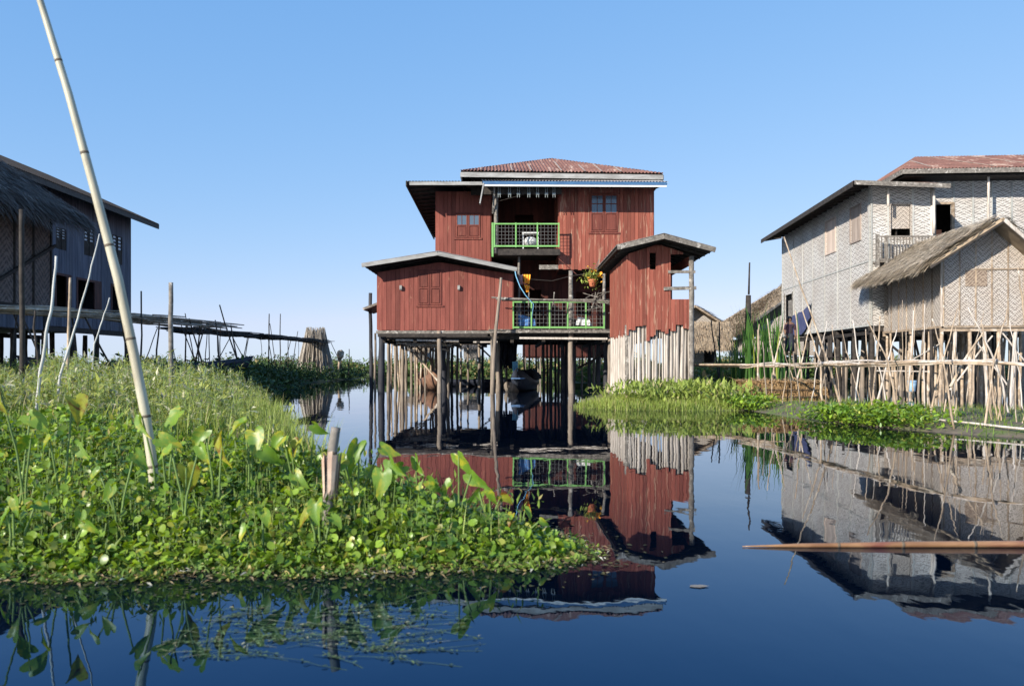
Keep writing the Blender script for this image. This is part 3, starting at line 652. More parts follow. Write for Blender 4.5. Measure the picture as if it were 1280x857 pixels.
# ------------------------------------------------------------------ long drying racks at left
def rack(name, pts, z, wid, label, m, nst, legs, seed, mleg):
    random.seed(seed)
    t = thing(name, label, 'bamboo rack', (pts[0][0], pts[0][1], 0))
    sl_ = MB(); P = [Vector((a, b, z)) for a, b in pts]
    for i in range(len(P)-1):
        d = (P[i+1]-P[i]); Ln = d.length; d.normalize(); s = Vector((-d.y, d.x, 0))
        for k in range(int(nst*Ln)):
            a_ = P[i]+d*rnd(-.3, Ln-.5)+s*rnd(-wid/2, wid/2)+Vector((0,0,rnd(-.12,.12))); b_ = a_+d*rnd(1.2, 3)+s*rnd(-.15,.15)+Vector((0,0,rnd(-.05,.05)))
            sl_.tube([a_, a_.lerp(b_, .5)+Vector((0,0,rnd(-.04,.03))), b_], [.022, .026, .016], 6)
    sl_.build('slats', m, t)
    for j in range(legs):
        f = j/(legs-1)*(len(P)-1); i = min(int(f), len(P)-2); c = P[i].lerp(P[i+1], f-i); d = (P[i+1]-P[i]).normalized(); s = Vector((-d.y, d.x, 0))
        for sg in (-1, 1):
            lm = MB(); top = c+s*sg*wid*.45+Vector((rnd(-.2,.2), rnd(-.2,.2), rnd(-.1,.12) if random.random() < .8 else rnd(.4,1.1)))
            bt = c+s*sg*wid*rnd(.2,1.3)+d*rnd(-1.3,1.3); bt.z = .1
            lm.rough_tube(bt, top, .032, .022, 5, .02, 7); lm.build('leg', mleg, t)
        if j % 2 == 0:
            lm = MB(); a_ = c+d*rnd(-.9,.9)+s*rnd(-.4,.4); a_.z = .1; lm.rough_tube(a_, c+d*rnd(-.2,.2), .02, .015, 4, .03, 6); lm.build('brace', mleg, t)
    return t
rack('drying_rack', [(-14.2,18.2),(-12.0,21),(-10.6,26.5),(-10.6,29)], 2.58, 1.0, 'long brown bamboo rack passing in front of the dark left house', BAM, 8, 9, 3, DARK)
rack('drying_rack', [(-17.2,40),(-16.0,47),(-15.0,56),(-14.8,62)], 2.95, 1.4, 'dark sagging bamboo rack running back to the reed stack', DARK, 20, 10, 4, DARK)
random.seed(21)
# dark nets / hulls behind the weeds
def hull_mesh(mb, L, B, H, sheer=.35, n=22, open_=True, th=.03):
    rings = []
    for i in range(n+1):
        t = i/n*2-1; wd = B/2*(max(0, 1-abs(t)**2.6))**.75+.015; zk = H*.75*abs(t)**5; zs = H+sheer*abs(t)**2.5
        prof = []
        for s, zz in ((-1,1),(-.96,.6),(-.75,.2),(-.35,0),(.35,0),(.75,.2),(.96,.6),(1,1)):
            prof.append((t*L/2*(1+.06*zz), s*wd, zk+(zs-zk)*zz))
        inn = [(p[0], p[1]*(1-th*2/B) if B else 0, max(p[2]*1.0, zk+.05)) for p in prof[::-1]]
        rings.append(prof+inn)
    k = len(rings[0]); vs = [p for r in rings for p in r]; fs = []
    for i in range(n):
        for j in range(k): a = i*k+j; b = i*k+(j+1) % k; fs.append((a, b, b+k, a+k))
    fs.append(tuple(range(k))); fs.append(tuple(range(n*k+k-1, n*k-1, -1)))
    mb.add(vs, fs)
def boat(name, label, loc, yaw, L, B, H, sheer, m, extras=None, pitch=0):
    t = thing(name, label, 'boat', loc)
    rot = Matrix.Rotation(yaw, 4, 'Z')@Matrix.Rotation(pitch, 4, 'Y'); lv = Vector(loc)
    xf = lambda p: rot@p+lv
    h = MB(xf); hull_mesh(h, L, B, H, sheer); h.build('hull', m, t, True)
    bt = MB(xf)
    for q in (-.25, .05, .3): bt.box(q*L-.1, q*L+.1, -B*.42, B*.42, H*.72, H*.76)
    bt.build('bench', GREY, t)
    if extras: extras(t, xf)
    return t
boat('old_boat', 'long dark boat lying on the bank behind the weeds at left', (-12.6, 27, .78), math.radians(14), 7, 1.1, .42, .3, NAVY)

# reed stack and post lashings by the lake
random.seed(5)
mb = MB(); c = Vector((-15.2, 62, 0))
for i in range(420):
    a = rnd(0, 2*PI); r = rnd(.9, 1.35); tp = c+Vector((math.cos(a)*r*.55, math.sin(a)*r*.55, rnd(3.0, 4.1))); bt = c+Vector((math.cos(a)*r*1.2, math.sin(a)*r*1.2, 0))
    mb.tube([bt, bt.lerp(tp, .5)+Vector((rnd(-.05,.05), rnd(-.05,.05), 0)), tp], [.03, .03, .02], 4)
single(mb, 'reed_stack', mat('grey_reeds', (.42,.37,.31), (.28,.24,.19), (3,3,3), .4, .9), 'cone of grey dry reeds stacked upright at the end of the far rack', 'reed stack', c, smooth=False)
mb = MB(); mb.rough_tube((-13.55,62,0), (-13.3,62,2.0), .09, .11, 6, .03); mb.tube([(-13.4,62,1.55),(-13.3,61.9,1.8),(-13.28,62,2.15),(-13.3,62,2.3)], [.12,.26,.28,.12], 9)
single(mb, 'bundled_post', BAM, 'short post with a bundle tied on top right of the reed stack', 'post', (-13.5,62,0))
for (px, y0, D, lb_) in ((336, 392, 50, 'tall thin dark stake rising behind the dark sagging rack'), (350, 392, 58, 'thin pale stake between the dark stake and the reed stack'), (436, 436, 60, 'short thin stake standing in grass left of the red house')):
    mb = MB(); mb.rough_tube(W(px, 470, D), W(px+.5, y0, D), .045, .03, 5, .02, 6); b = W(px, 470, D)
    single(mb, 'stake', DARK, lb_, 'stake', (b.x, b.y, 0))

# ------------------------------------------------------------------ the red house
random.seed(9)
H = thing('stilt_house', 'large red wooden house on stilts with green balcony railings at the centre', 'house', (1, 33, 0))
FL = 2.62
m = MB()
# lower left box (gable front)
gl = lambda s: 4.98+(.42*(s/2.55) if s < 2.55 else .42-.5*((s-2.55)/3.0))
planks(m, (-5.54,33), (.03,33), FL-.03, gl, .185, holes=(), jag=.02)
planks(m, (-5.54,38), (-5.54,33), FL, 4.9, .2); planks(m, (.03,33), (.03,38), FL, 4.9, .2, holes=((1.2,2.2,FL,4.5),)); planks(m, (.03,38), (-5.54,38), FL, 4.9, .25)
m.build('lower_wall', RED, H)
m = MB()
# upper left block
planks(m, (-3.37,35.5), (-.95,35.5), 4.9, 8.85, .17); planks(m, (-3.37,47), (-3.37,35.5), 4.9, 8.85, .25); planks(m, (-.95,35.5), (-.95,47), 4.9, 8.85, .25); planks(m, (-.95,47), (-3.37,47), 4.9, 8.85, .25)
m.build('upper_left_wall', RED, H)
m = MB()
planks(m, (2.03,34.5), (6.1,34.5), lambda s: 5.28+(.12 if s > 2.4 else 0), 9.1, .165, jag=.03)
planks(m, (2.03,38.5), (2.03,34.5), 5.3, 9.1, .2); planks(m, (6.1,34.5), (6.1,43), 5.3, 9.1, .2); planks(m, (6.1,43), (-.95,43), 2.6, 9.1, .3)
m.build('upper_right_wall', RED2, H)
m = MB()
planks(m, (-.95,37.6), (2.03,37.6), 6.15, 9.1, .2, holes=((1.1,1.95,6.2,8.2),)); m.box(-.9,2.0,39,39.05,6.1,9.1)
planks(m, (.03,36.6), (3.9,36.6), FL, 6.1, .2, holes=((.5,1.3,FL,4.6),(2.9,3.6,3.4,4.5)))
m.box(.05,3.9,38.5,38.55,FL,6.1)
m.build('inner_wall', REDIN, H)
# floors and decks
m = MB()
m.box(-5.6, .05, 32.95, 38.05, FL-.16, FL-.04); m.box(.05, 6.0, 33.05, 42.9, FL-.16, FL-.04)
for i in range(34):                         # deck planks end-on along the front
    x = -.95+i*.15
    m.box(x, x+.135, 32.55+rnd(-.05,.05), 36.5, FL-.035, FL+.0)
m.build('floor_deck', GREY, H)
m = MB()
for bb in ((-1.0, 4.1, 32.58, 32.7, FL-.14, FL-.045),(-5.5, -1.0, 32.75, 32.9, FL-.30, FL-.165),(-.6, 2.05, 33.95, 34.2, 5.83, 6.09)):
    m = MB(); m.box(*bb); m.build('edge_beam', GREY if bb[0] == -1.0 else DARK, H)
m = MB()
for y in (33.2, 34.6, 36, 37.6, 39.2, 41, 42.6): m.beam((-5.5,y,FL-.28), (6,y,FL-.28), .16, .22)
for x in (-5.3,-4,-2.8,-1.4,0,1.3,2.6,3.8,5.4): m.beam((x,33,FL-.46), (x,42.8,FL-.46), .14, .14)
m.box(-.93, 2.0, 34.1, 37.6, 5.95, 6.12); m.box(2.05, 6.08, 34.53, 43, 5.3, 5.42); m.box(-3.3,-.98,35.6,43,5.95,6.12)
m.build('floor_beam', DARK, H)
# eight pale poles seen below
m = MB(); m.beam((-4.8,33.05,FL-.42),(-2.2,33.05,FL-.46),.07,.07); m.beam((-1.6,33.05,FL-.5),(-.6,33.05,FL-.5),.07,.07); m.beam((.3,32.7,FL-.35),(3.9,32.7,FL-.38),.08,.08); m.beam((-4.4,34.6,FL-.6),(-2.6,34.6,FL-.6),.09,.09)
m.build('cross_beam', SLAT, H)
# stilts
posts = [(463,36,.085,4.4,1),(469,36,.05,2.6,0),(477,33.1,.135,FL-.2,1),(486,34.5,.075,FL-.3,0),(495,36,.07,FL-.3,0),(503,37,.085,FL-.3,0),(508,37.8,.06,FL-.3,0),(514,38.6,.06,FL-.3,0),(519,39.5,.05,FL-.3,0),
 (549,32.95,.10,FL-.05,0),(554,35,.13,FL-.3,1),(560,36.5,.09,FL-.3,0),(565,38,.07,FL-.3,1),(572,39.5,.06,FL-.3,0),(576,42,.05,FL-.3,0),(599,42.5,.08,FL-.3,0),(603,42,.07,FL-.3,1),
 (615,33,.08,FL-.1,0),(622,35,.10,FL-.3,0),(627,38,.07,FL-.3,1),(633,41,.06,FL-.3,0),(713.5,32.9,.115,FL-.1,0),(718,36,.07,FL-.3,1),(679,37,.07,FL-.3,1),(684,37.6,.05,FL-.3,1),(689,37.1,.08,FL-.3,1),(694,38.4,.06,FL-.3,1),(698,37.4,.06,FL-.3,1),(703,36.6,.10,FL-.3,1),(708,36.9,.09,FL-.3,1),
 (737,37,.08,FL-.3,1),(742,39,.06,FL-.3,0),(748,37,.10,FL-.3,1),(757,35,.10,FL-.3,1),(762,33,.08,FL-.1,0),(532,37,.05,FL-.3,0),(541,39,.06,FL-.3,0),(546,40,.05,FL-.3,0),(585,42.8,.05,FL-.3,0),
 (655,42.8,.05,FL-.3,0),(662,42.6,.05,FL-.3,0),(670,42,.05,FL-.3,1),(728,41,.05,FL-.3,0)]
for (px, D, r, top, dk) in posts:
    mb = MB(); x = Xp(px, D); mb.rough_tube((x+rnd(-.05,.05), D, -.9), (x, D, top), r*1.1, r*.92, 7, .02, 9)
    mb.build('stilt', POSTD if dk else POST, H, True)
m = MB(); m.rough_tube(W(500,420,35), W(549,478,34), .045, .04, 4, .01, 6); m.build('brace', BAM, H)
for (a_, b_, dk) in ((W(737,455,36.5), W(760,432,36.5), 1),(W(722,460,37.4), W(760,440,37.4), 1),(W(598,432,41), W(613,446,41), 1),(W(513,425,38), W(540,452,39), 0)):
    mb = MB(); mb.rough_tube(a_, b_, .05, .045, 3, .01, 6); mb.build('brace', DARK if dk else BAM, H)
random.seed(13)
for k in range(16):                    # poles and boards stored under the floor
    px = rnd(484, 535); D = rnd(33.6, 37.5); py = rnd(417, 434); mb = MB(); a_ = W(px, py, D); mb.rough_tube(a_, a_+Vector((rnd(.7,1.9), rnd(-.6,.9), rnd(-.25,.1))), rnd(.03,.06), rnd(.03,.05), 3, .01, 6); mb.build('stored_pole', BAM if k % 3 else SLAT, H)
mb = MB(); mb.beam(W(574,424,34.6), W(613,422.5,34.6), .1, .18); mb.build('stored_board', FLOATB, H)
random.seed(14)
for k in range(14):
    px = rnd(482, 548); D = rnd(37.5, 42); mb = MB(); a_ = W(px, 480, D); a_.z = -.4; mb.rough_tube(a_, W(px+rnd(-3,3), 424, D), .055, .045, 5, .02, 6); mb.build('stilt', BAM, H, True)
# upper balcony posts
mb = MB(); mb.rough_tube((Xp(619.5,34), 34, 5.9), (Xp(620.5,34), 34, 8.75), .095, .085, 5, .01, 10); mb.build('column', GREY, H, True)
mb = MB(); mb.rough_tube((Xp(713.5,33.4), 33.4, FL), (Xp(713.5,33.4), 33.4, 5.1), .10, .09, 5, .01, 10); mb.build('column', GREY, H, True)
mb = MB(); mb.rough_tube((Xp(755,33.6), 33.6, FL), (Xp(755,33.6), 33.6, 5.0), .07, .06, 5, .01, 8); mb.build('column', GREY, H, True)
mb = MB(); mb.rough_tube((Xp(648,34.4), 34.4, FL), (Xp(649,34.4), 34.4, 5.9), .06, .055, 5, .01, 8); mb.build('column', GREY, H, True)
mb = MB(); mb.box(Xp(674,34.2), Xp(698,34.2), 34.2, 34.26, Zp(336.5,34.2), Zp(331,34.2)); mb.build('sign_board', GREY, H)
# green railings
def railing(x0, x1, y, z0, z1, nb, parent, side=None):
    r = MB()
    r.box(x0, x1, y-.025, y+.025, z1-.055, z1); r.box(x0, x1, y-.025, y+.025, z0, z0+.065)
    for i in range(nb+1):
        x = x0+(x1-x0)*i/nb; r.box(x-.028, x+.028, y-.03, y+.03, z0-.02, z1+.02)
    if side:
        for zz in (z0, z1-.07): r.box(x0-.03, x0+.03, y+.04, side, zz, zz+.07)
        r.box(x0-.12, x0-.04, y-.036, y+.05, z0-.42, z1+.02)
    fr = r.build('balcony_railing', GREEN, parent)
    wm_ = MB(); n = int((x1-x0)/.15)
    for i in range(1, n):
        x = x0+(x1-x0)*i/n; wm_.box(x-.006, x+.006, y-.006, y+.006, z0+.065, z1-.055)
    k = 6
    for i in range(1, k): z = z0+.05+(z1-z0-.1)*i/k; wm_.box(x0, x1, y+.009, y+.019, z-.006, z+.006)
    wm_.build('mesh_wire', WIRE, fr)
railing(Xp(618,33.9), Xp(698.5,33.9), 33.9, Zp(308.5,33.9), Zp(279,33.9), 3, H, 35.4)
railing(Xp(641.5,32.9), Xp(755,32.9), 32.9, FL+.06, Zp(376.5,32.9), 5, H)
# ornaments under the eave
OM = mat('aged_ornament', (.33,.36,.36), (.22,.25,.25), (9,9,9), .2, .7)
for px in (624,637,648,661,672,683,692.5):
    mb = MB(); x = Xp(px, 33.6); z = Zp(232, 33.6)
    mb.box(x-.05, x-.03, 33.6, 33.62, z-.42, z); mb.box(x+.03, x+.05, 33.6, 33.62, z-.42, z); mb.box(x-.07, x+.07, 33.585, 33.599, z-.38, z-.31); mb.box(x-.055, x-.035, 33.58, 33.6, z-.5, z-.4); mb.box(x+.035, x+.055, 33.58, 33.6, z-.5, z-.4)
    mb.build('eave_ornament', OM, H)
m = MB(); m.box(-1.2, 2.1, 33.7, 33.75, 8.35, 8.95); m.build('valance_board', DARK, H)
# windows
def shutters(x0, x1, z0, z1, y, rows, split, mt, parent, glass=True):
    f = MB(); fw = .055
    f.box(x0-.09, x1+.09, y-.075, y-.03, z0-.09, z0-.02); f.box(x0-.09, x1+.09, y-.07, y-.03, z1+.02, z1+.07)
    cm = (x0+x1)/2
    for (a, b) in ((x0, cm-.012), (cm+.012, x1)):
        f.box(a, a+fw, y-.07, y-.03, z0, z1); f.box(b-fw, b, y-.07, y-.03, z0, z1); f.box(a+fw, b-fw, y-.07, y-.03, z0, z0+fw); f.box(a+fw, b-fw, y-.07, y-.03, z1-fw, z1)
        zs = z0+(z1-z0)*split; f.box(a+fw, b-fw, y-.068, y-.03, zs-.03, zs+.03)
        f.box(a+fw+.03, b-fw-.03, y-.062, y-.045, z0+fw+.03, zs-.06)
        if rows:
            c2_ = (a+b)/2; f.box(c2_-.012, c2_+.012, y-.066, y-.03, zs, z1)
            for r_ in range(1, rows): z = zs+(z1-zs)*r_/rows; f.box(a+fw, b-fw, y-.064, y-.03, z-.02, z+.02)
        else:
            f.box(a+fw+.03, b-fw-.03, y-.062, y-.045, zs+.06, z1-fw-.03)
    w_ = f.build('window', mt, parent)
    if glass and rows:
        g = MB()
        for (a, b) in ((x0, cm), (cm, x1)): g.box(a+.05, b-.05, y-.052, y-.044, z0+(z1-z0)*split, z1-.04)
        g.build('pane', GLASS, w_)
shutters(Xp(523,33), Xp(552,33), Zp(381,33), Zp(339,33), 33, 0, .5, SHUT, H)
shutters(Xp(570,35.5), Xp(600,35.5), Zp(297,35.5), Zp(268,35.5), 35.5, 1, .52, SHUT, H)
shutters(Xp(738,34.5), Xp(772,34.5), Zp(290,34.5), Zp(243.5,34.5), 34.5, 2, .5, SHUT, H)
for px in (501, 573.5):
    mb = MB(); c = W(px, 359, 32.9); mb.box(c.x-.05, c.x+.05, 32.86, 32.95, c.z-.1, c.z+.08); mb.box(c.x-.02,c.x+.05,32.83,32.86,c.z-.06,c.z+.07); mb.build('wall_lamp', FASC, H)
# roofs: lower left
def gable(e0x, e0z, rx, rz, e1x, e1z, y0, y1, th, parent, barge, m=TIN, bh=.2, slope_m=None):
    s = MB()
    s.slab([(e0x,y0,e0z),(rx,y0,rz),(rx,y1,rz),(e0x,y1,e0z)], th); s.slab([(rx+.002,y0,rz),(e1x,y0,e1z),(e1x,y1,e1z),(rx+.002,y1,rz)], th)
    r = s.build('roof', DARK, parent)
    c = MB(); corr(c, (e0x-.05,y0-.04,e0z+.03), (e0x-.05,y1,e0z+.03), lambda t: (rx, y0-.04+(y1-y0+.04)*t, rz+.05)); corr(c, (e1x+.05,y0-.04,e1z+.03), (e1x+.05,y1,e1z+.03), lambda t: (rx, y0-.04+(y1-y0+.04)*t, rz+.05))
    c.build('roof_sheet', m, r)
    b = MB(); b.beam((e0x-.03,y0-.05,e0z-.05),(rx,y0-.05,rz-.05),.05,bh); b.beam((rx,y0-.052,rz-.05),(e1x+.03,y0-.052,e1z-.05),.05,bh)
    b.build('barge_board', barge, r)
    k = int((y1-y0)/.7)
    for i in range(k+1):
        y = y0+.15+(y1-y0-.3)*i/k; rf = MB(); rf.beam((e0x+.1,y,e0z-th-.04),(rx,y,rz-th-.04),.06,.08); rf.beam((rx,y,rz-th-.04),(e1x-.1,y,e1z-th-.04),.06,.08); rf.build('rafter', DARK, r)
    return r
gable(-6.02, 5.22, -3.0, 5.70, .17, 5.05, 32.25, 38.5, .06, H, FASC, TIN, .15)
# lean-to at far left
s = MB(); s.slab([(Xp(454,35.5),35.3,3.68),(Xp(474,35.5),35.3,3.95),(Xp(474,35.5),38,3.95),(Xp(454,35.5),38,3.68)], .1); s.build('side_roof', GREY, H)
# upper left roof
s = MB(); A = (-4.45,34,8.92); B = (-.9,34,8.92); Cc = (-.9,41,10.2); Dd = (-4.7,48.5,8.92)
s.slab([A,B,Cc], .07); s.slab([A,Cc,Dd], .07); r = s.build('roof', DARK, H)
c = MB(); corr(c, (-4.5,33.96,8.96), (-.9,33.96,8.96), lambda t: (-4.5+3.6*t, 33.96+7.0*t, 8.96+1.28*t)); corr(c, (-4.5,33.96,8.97), (-4.75,48.5,8.97), lambda t: tuple(Vector((-4.5,33.96,8.97)).lerp(Vector((-.9,41,10.26)), t/.48)) if t < .48 else tuple(Vector((-.9,41,10.26)).lerp(Vector((-4.75,48.5,8.97)), (t-.48)/.52)))
c.build('roof_sheet', TIN, r)
b = MB(); b.beam((-4.35,33.95,8.86),(-1.0,33.95,8.86),.05,.14); b.build('fascia', FASC, r)
b = MB(); b.beam((-4.48,33.9,8.85),(-4.72,48.5,8.85),.05,.2)
for i in range(16): b.beam((-4.4-.015*i,34.6+.85*i,8.8),(-3.4,34.6+.85*i,8.86+.03),.06,.1)
b.build('rafters', DARK, r)
# main hip roof
ez = Zp(214.5, 34.4); ap = Vector((Xp(689,39.5), 39.5, Zp(199.5,39.5)))
e = [Vector((Xp(576,34.4),34.4,ez)), Vector((Xp(829,34.4),34.4,ez-.12)), Vector((Xp(829,34.4),44.5,ez-.12)), Vector((Xp(576,34.4),44.5,ez))]
s = MB()
for i in range(4): s.slab([e[i], e[(i+1) % 4], ap], .06)
r = s.build('roof', DARK, H)
c = MB()
for i in range(4):
    up_ = Vector((0,0,.06)); corr(c, e[i]+up_, e[(i+1) % 4]+up_, (lambda a, b: (lambda t: tuple((a.lerp(ap, t*2) if t < .5 else ap.lerp(b, t*2-1))+up_)))(e[i], e[(i+1) % 4]), .15, .028)
c.build('roof_sheet', RUST, r)
b = MB()
for i in range(4):
    p = e[i]+Vector((0,0,-.13)); q = e[(i+1) % 4]+Vector((0,0,-.13)); b.beam(p, q, .05, .2)
b.build('fascia', FASC, r)
b = MB(); b.box(-2.0, 6.3, 35.2, 44.2, 9.02, 9.12); b.box(-1.8, 6.05, 35.0, 35.1, 8.6, 9.3); b.build('ceiling', DARK, r)
for px in (601, 640, 664, 702, 731, 752, 776):
    t_ = (px-576)/253.; q = e[0].lerp(e[1], t_); u_ = (q.lerp(e[0].lerp(ap, min(1, t_*2)) if t_ < .5 else e[1].lerp(ap, (1-t_)*2), rnd(.55, .97))); sm = MB(); sm.beam(q+Vector((0,-.03,.10)), u_+Vector((0,-.03,.10)), .07, .02); sm.build('roof_seam', SEAM, r)
# visor roof with blue fascia
s = MB(); s.slab([(-1.25,33.3,8.78),(6.46,33.3,8.72),(6.3,35.1,9.22),(-1.25,35.1,9.22)], .06); r = s.build('roof', DARK, H)
c = MB(); corr(c, (-1.3,33.22,8.83), (6.5,33.22,8.77), lambda t: (-1.3+7.6*t, 35.1, 9.27)); c.build('roof_sheet', TIN, r)
b = MB(); b.beam((-1.22,33.24,8.73),(6.42,33.24,8.69),.05,.13); b.build('fascia', BLUE, r); b = MB(); b.beam((-1.22,33.235,8.62),(6.42,33.235,8.58),.05,.07); b.build('fascia', WHITE, r)
b = MB(); b.beam((-1.18,33.28,8.7),(-1.33,33.1,7.82),.05,.16,(0,1,0)); b.build('barge_board', FASC, r)
for i in range(12): b = MB(); x = -1+.66*i; b.beam((x,33.3,8.66),(x,35,8.9),.06,.09); b.build('rafter', DARK, r)
b = MB(); b.beam((Xp(616,34),33.95,7.6),(Xp(618,33.5),33.5,8.6),.07,.07); b.build('bracket', GREY, H)
# tower
TY = 26.6; tx0, tx1 = Xp(785,TY), Xp(863,TY)
tw = tx1-tx0
gt = lambda s: 4.86+(.32*s/1.0 if s < 1.0 else .32-.36*(s-1.0)/(tw-1.0))
m = MB()
jz = lambda s: 2.25+(.14 if s < .6 else (-.18 if s < 1.0 else (.0 if s < 1.3 else .16)))+.0
planks(m, (tx0,TY), (tx1,TY), lambda s: Zp(383,TY) if False else jz(s), gt, .125, jag=.11, holes=((tw-.66,tw,Zp(374,TY),Zp(318,TY)),(.72,.92,Zp(337,TY),Zp(316,TY))), lap=.02)
planks(m, (tx0,31.2), (tx0,TY), 2.2, 4.82, .16, jag=.06, lap=.02); planks(m, (tx1,TY), (tx1,31.2), 2.25, 4.8, .16, holes=((.1,3.2,3.3,4.5),)); planks(m, (tx1,31.2), (tx0,31.2), 2.2, 4.8, .2, holes=((.3,1.6,2.7,4.4),))
m.build('tower_wall', RED2, H)
m = MB(); m.box(tx0+.03, tx1-.03, TY+.05, 31.1, 2.5, 2.6); m.build('tower_floor', DARK, H)
m = MB()
def slats(m, p0, p1, z0, z1, bw, jag):
    p0 = Vector((*p0, 0)); p1 = Vector((*p1, 0)); L_ = (p1-p0).length; s_ = 0
    while s_ < L_:
        wv = rnd(.05, bw); c = p0.lerp(p1, min(1, (s_+wv/2)/L_)); t0 = Vector((c.x+rnd(-.05,.05), c.y+rnd(-.03,.03), z0+rnd(-.12,.05))); t1 = Vector((c.x, c.y+rnd(-.02,.02), z1+rnd(-jag,jag)))
        m.rough_tube(t0, t1, wv*.52, wv*.48, 3, .012, 6); s_ += wv+rnd(.0,.035)
slats(m, (tx0,TY+.1), (tx1,TY+.1), .05, 2.62, .13, .2); slats(m, (tx0+.02,31.1), (tx0+.02,TY+.1), .0, 2.5, .13, .1); slats(m, (tx1-.02,TY+.1), (tx1-.02,31.1), .0, 2.5, .14, .1)
sp = m.build('slat_skirt', SLAT, H)
for (x, y, z) in ((tx1+.03,TY-.03,4.78),(tx0-.0,TY+.15,2.5),(tx1,31.1,4.7)):
    mb = MB(); mb.rough_tube((x,y,-.5),(x,y,z),.095,.085,8,.01,10); mb.build('corner_post', GREY, H, True)
m = MB(); m.beam((tx1-.75,TY-.06,Zp(340,TY)),(tx1+.15,TY-.06,Zp(340,TY)),.05,.09); m.beam((tx1-.9,TY-.06,Zp(361,TY)),(tx1+.18,TY-.06,Zp(360,TY)),.06,.11); m.build('window_bar', GREY, H)
gable(3.42, 5.00, 4.9, 5.36, 6.52, 4.92, 25.8, 32.2, .06, H, GREY, GREY, .15)
# pole rail in front of the lower balcony
m = MB()
for k in range(5):
    a_ = W(618+rnd(-6,10), 372+rnd(-2,3), 32.3); b_ = W(768+rnd(-14,4), 375+rnd(-4,4), 32.1); m.rough_tube(a_+Vector((0,rnd(-.1,.1),0)), b_, .03, .022, 5, .03, 6)
for k in range(12):
    c = W(rnd(725,772), rnd(360,395), 31.9+rnd(-.4,.3)); a = rnd(-1.2,.6); m.tube([c, c+Vector((math.cos(a)*rnd(.3,.9), rnd(-.2,.2), -math.sin(a)*.7+rnd(-.1,.3)))], [.022,.012], 5)
m.build('pole_rail', GREY, H)
for px in (661, 691, 742):
    mb = MB(); mb.rough_tube(W(px,382,32.3), W(px+rnd(-1,4),365,32.2), .03, .025, 3, .02, 6); mb.build('rail_peg', GREY, H)

# leaning pole in front of the red house, washing, pots
mb = MB(); P = [W(626.5,347,31.9), W(624,375,31.9), W(620,410,31.9), W(617,450,31.9), W(616,494,31.9)]; P[-1].z = -.4
mb.tube([p for p in P], [.055,.065,.07,.075,.08], 9)
single(mb, 'mooring_pole', POST, 'tall crooked grey pole standing in the water before the red house', 'pole', (P[-1].x,P[-1].y,0))
mb = MB(); mb.tube([W(643,334,32.2),W(645,345,32.2),W(650,358,32.1),W(657,369,32.1),W(667,380,32.3),W(665,396,32.4)], .02, 7)
single(mb, 'water_hose', SKYB, 'pale blue hose hanging from the eave over the lower balcony', 'hose', W(665,396,32.4))
def cloth(pts, D, m, name, label, cat, th=.05, dy=.05):
    """hanging cloth with folds: pts = outline top row & bottom row"""
    mb = MB(); (x0,y0),(x1,y1),(x2,y2),(x3,y3) = pts; n = 14; k = 8; vs = []; fs = []
    for side in (0, 1):
        for j in range(k+1):
            for i in range(n+1):
                s_, t_ = i/n, j/k; a_ = W(x0+(x1-x0)*s_, y0+(y1-y0)*s_, D); b_ = W(x3+(x2-x3)*s_, y3+(y2-y3)*s_, D); p = a_.lerp(b_, t_)
                p.y += dy*math.sin(s_*17+t_*2)*(.4+t_)+side*th; vs.append(p)
    q = (n+1)*(k+1)
    for side in (0, 1):
        for j in range(k):
            for i in range(n): a = side*q+j*(n+1)+i; f = (a, a+1, a+n+2, a+n+1); fs.append(f if side == 0 else f[::-1])
    mb.add(vs, fs); c = W((x0+x2)/2, y2, D)
    return single(mb, name, m, label, cat, c)
cloth([(654,343),(663,343),(662,355),(655,353)], 33.6, ORANGE, 'orange_cloth', 'bright orange cloth hanging under the upper balcony', 'cloth')
cloth([(655,356),(662,357),(661,365),(658,365)], 33.4, ORANGE, 'orange_cloth', 'small orange cloth hanging lowest under the upper balcony', 'cloth')
cloth([(648.5,344),(653.5,343),(653,356),(649,355)], 33.6, PINK, 'pink_cloth', 'faded pink cloth hanging beside the orange cloth', 'cloth')
cloth([(648,392),(668,398),(670,407),(648,407)], 33.3, mat('bright_blue_cloth', (.06,.16,.40), (.10,.24,.5), (9,9,9), 0, .8), 'blue_cloth', 'blue cloth bundle behind the left end of the lower green railing', 'cloth')
cloth([(722,396),(736,398),(740,407),(719,406)], 33.2, WHITE, 'white_cloth', 'white cloth behind the right end of the lower green railing', 'cloth')
# table on the upper balcony
t = thing('balcony_table', 'small white table behind the upper green railing', 'table', (Xp(663,34.7),34.7,6.14))
x = Xp(663,34.7); mb = MB(); mb.box(x-.36,x+.36,34.5,34.95,6.84,6.89); mb.build('tabletop', WHITE, t)
for sx in (-.32,.32):
    for sy in (34.54,34.91): mb = MB(); mb.box(x+sx-.025,x+sx+.025,sy-.025,sy+.025,6.13,6.84); mb.build('leg', WHITE, t)
mb = MB()
for i in range(7): a = 2*PI*i/7
mb.tube([(x-.02,34.72,6.3),(x-.02,34.72,6.36),(x,34.72,6.5),(x+.02,34.72,6.66),(x+.02,34.72,6.72)], [.1,.26,.31,.24,.08], 14)
single(mb, 'white_sack', WHITE, 'round white sack standing under the small balcony table', 'sack', (x,34.72,6.3))
mb = MB(); mb.tube([W(664,349,33),W(690,351,33),W(713,345,33),W(740,341,32.2)], .012, 5); mb.build('clothes_line', DARK, H)
mb = MB(); mb.tube([W(697,322,34.2),W(722,344,33.6)], .02, 5); mb.build('stay_rod', REDIN, H)
mb = MB(); mb.tube([W(621,252,33.9),W(640,247,33.7),W(672,238,33.6)], .012, 5); mb.build('clothes_line', DARK, H)
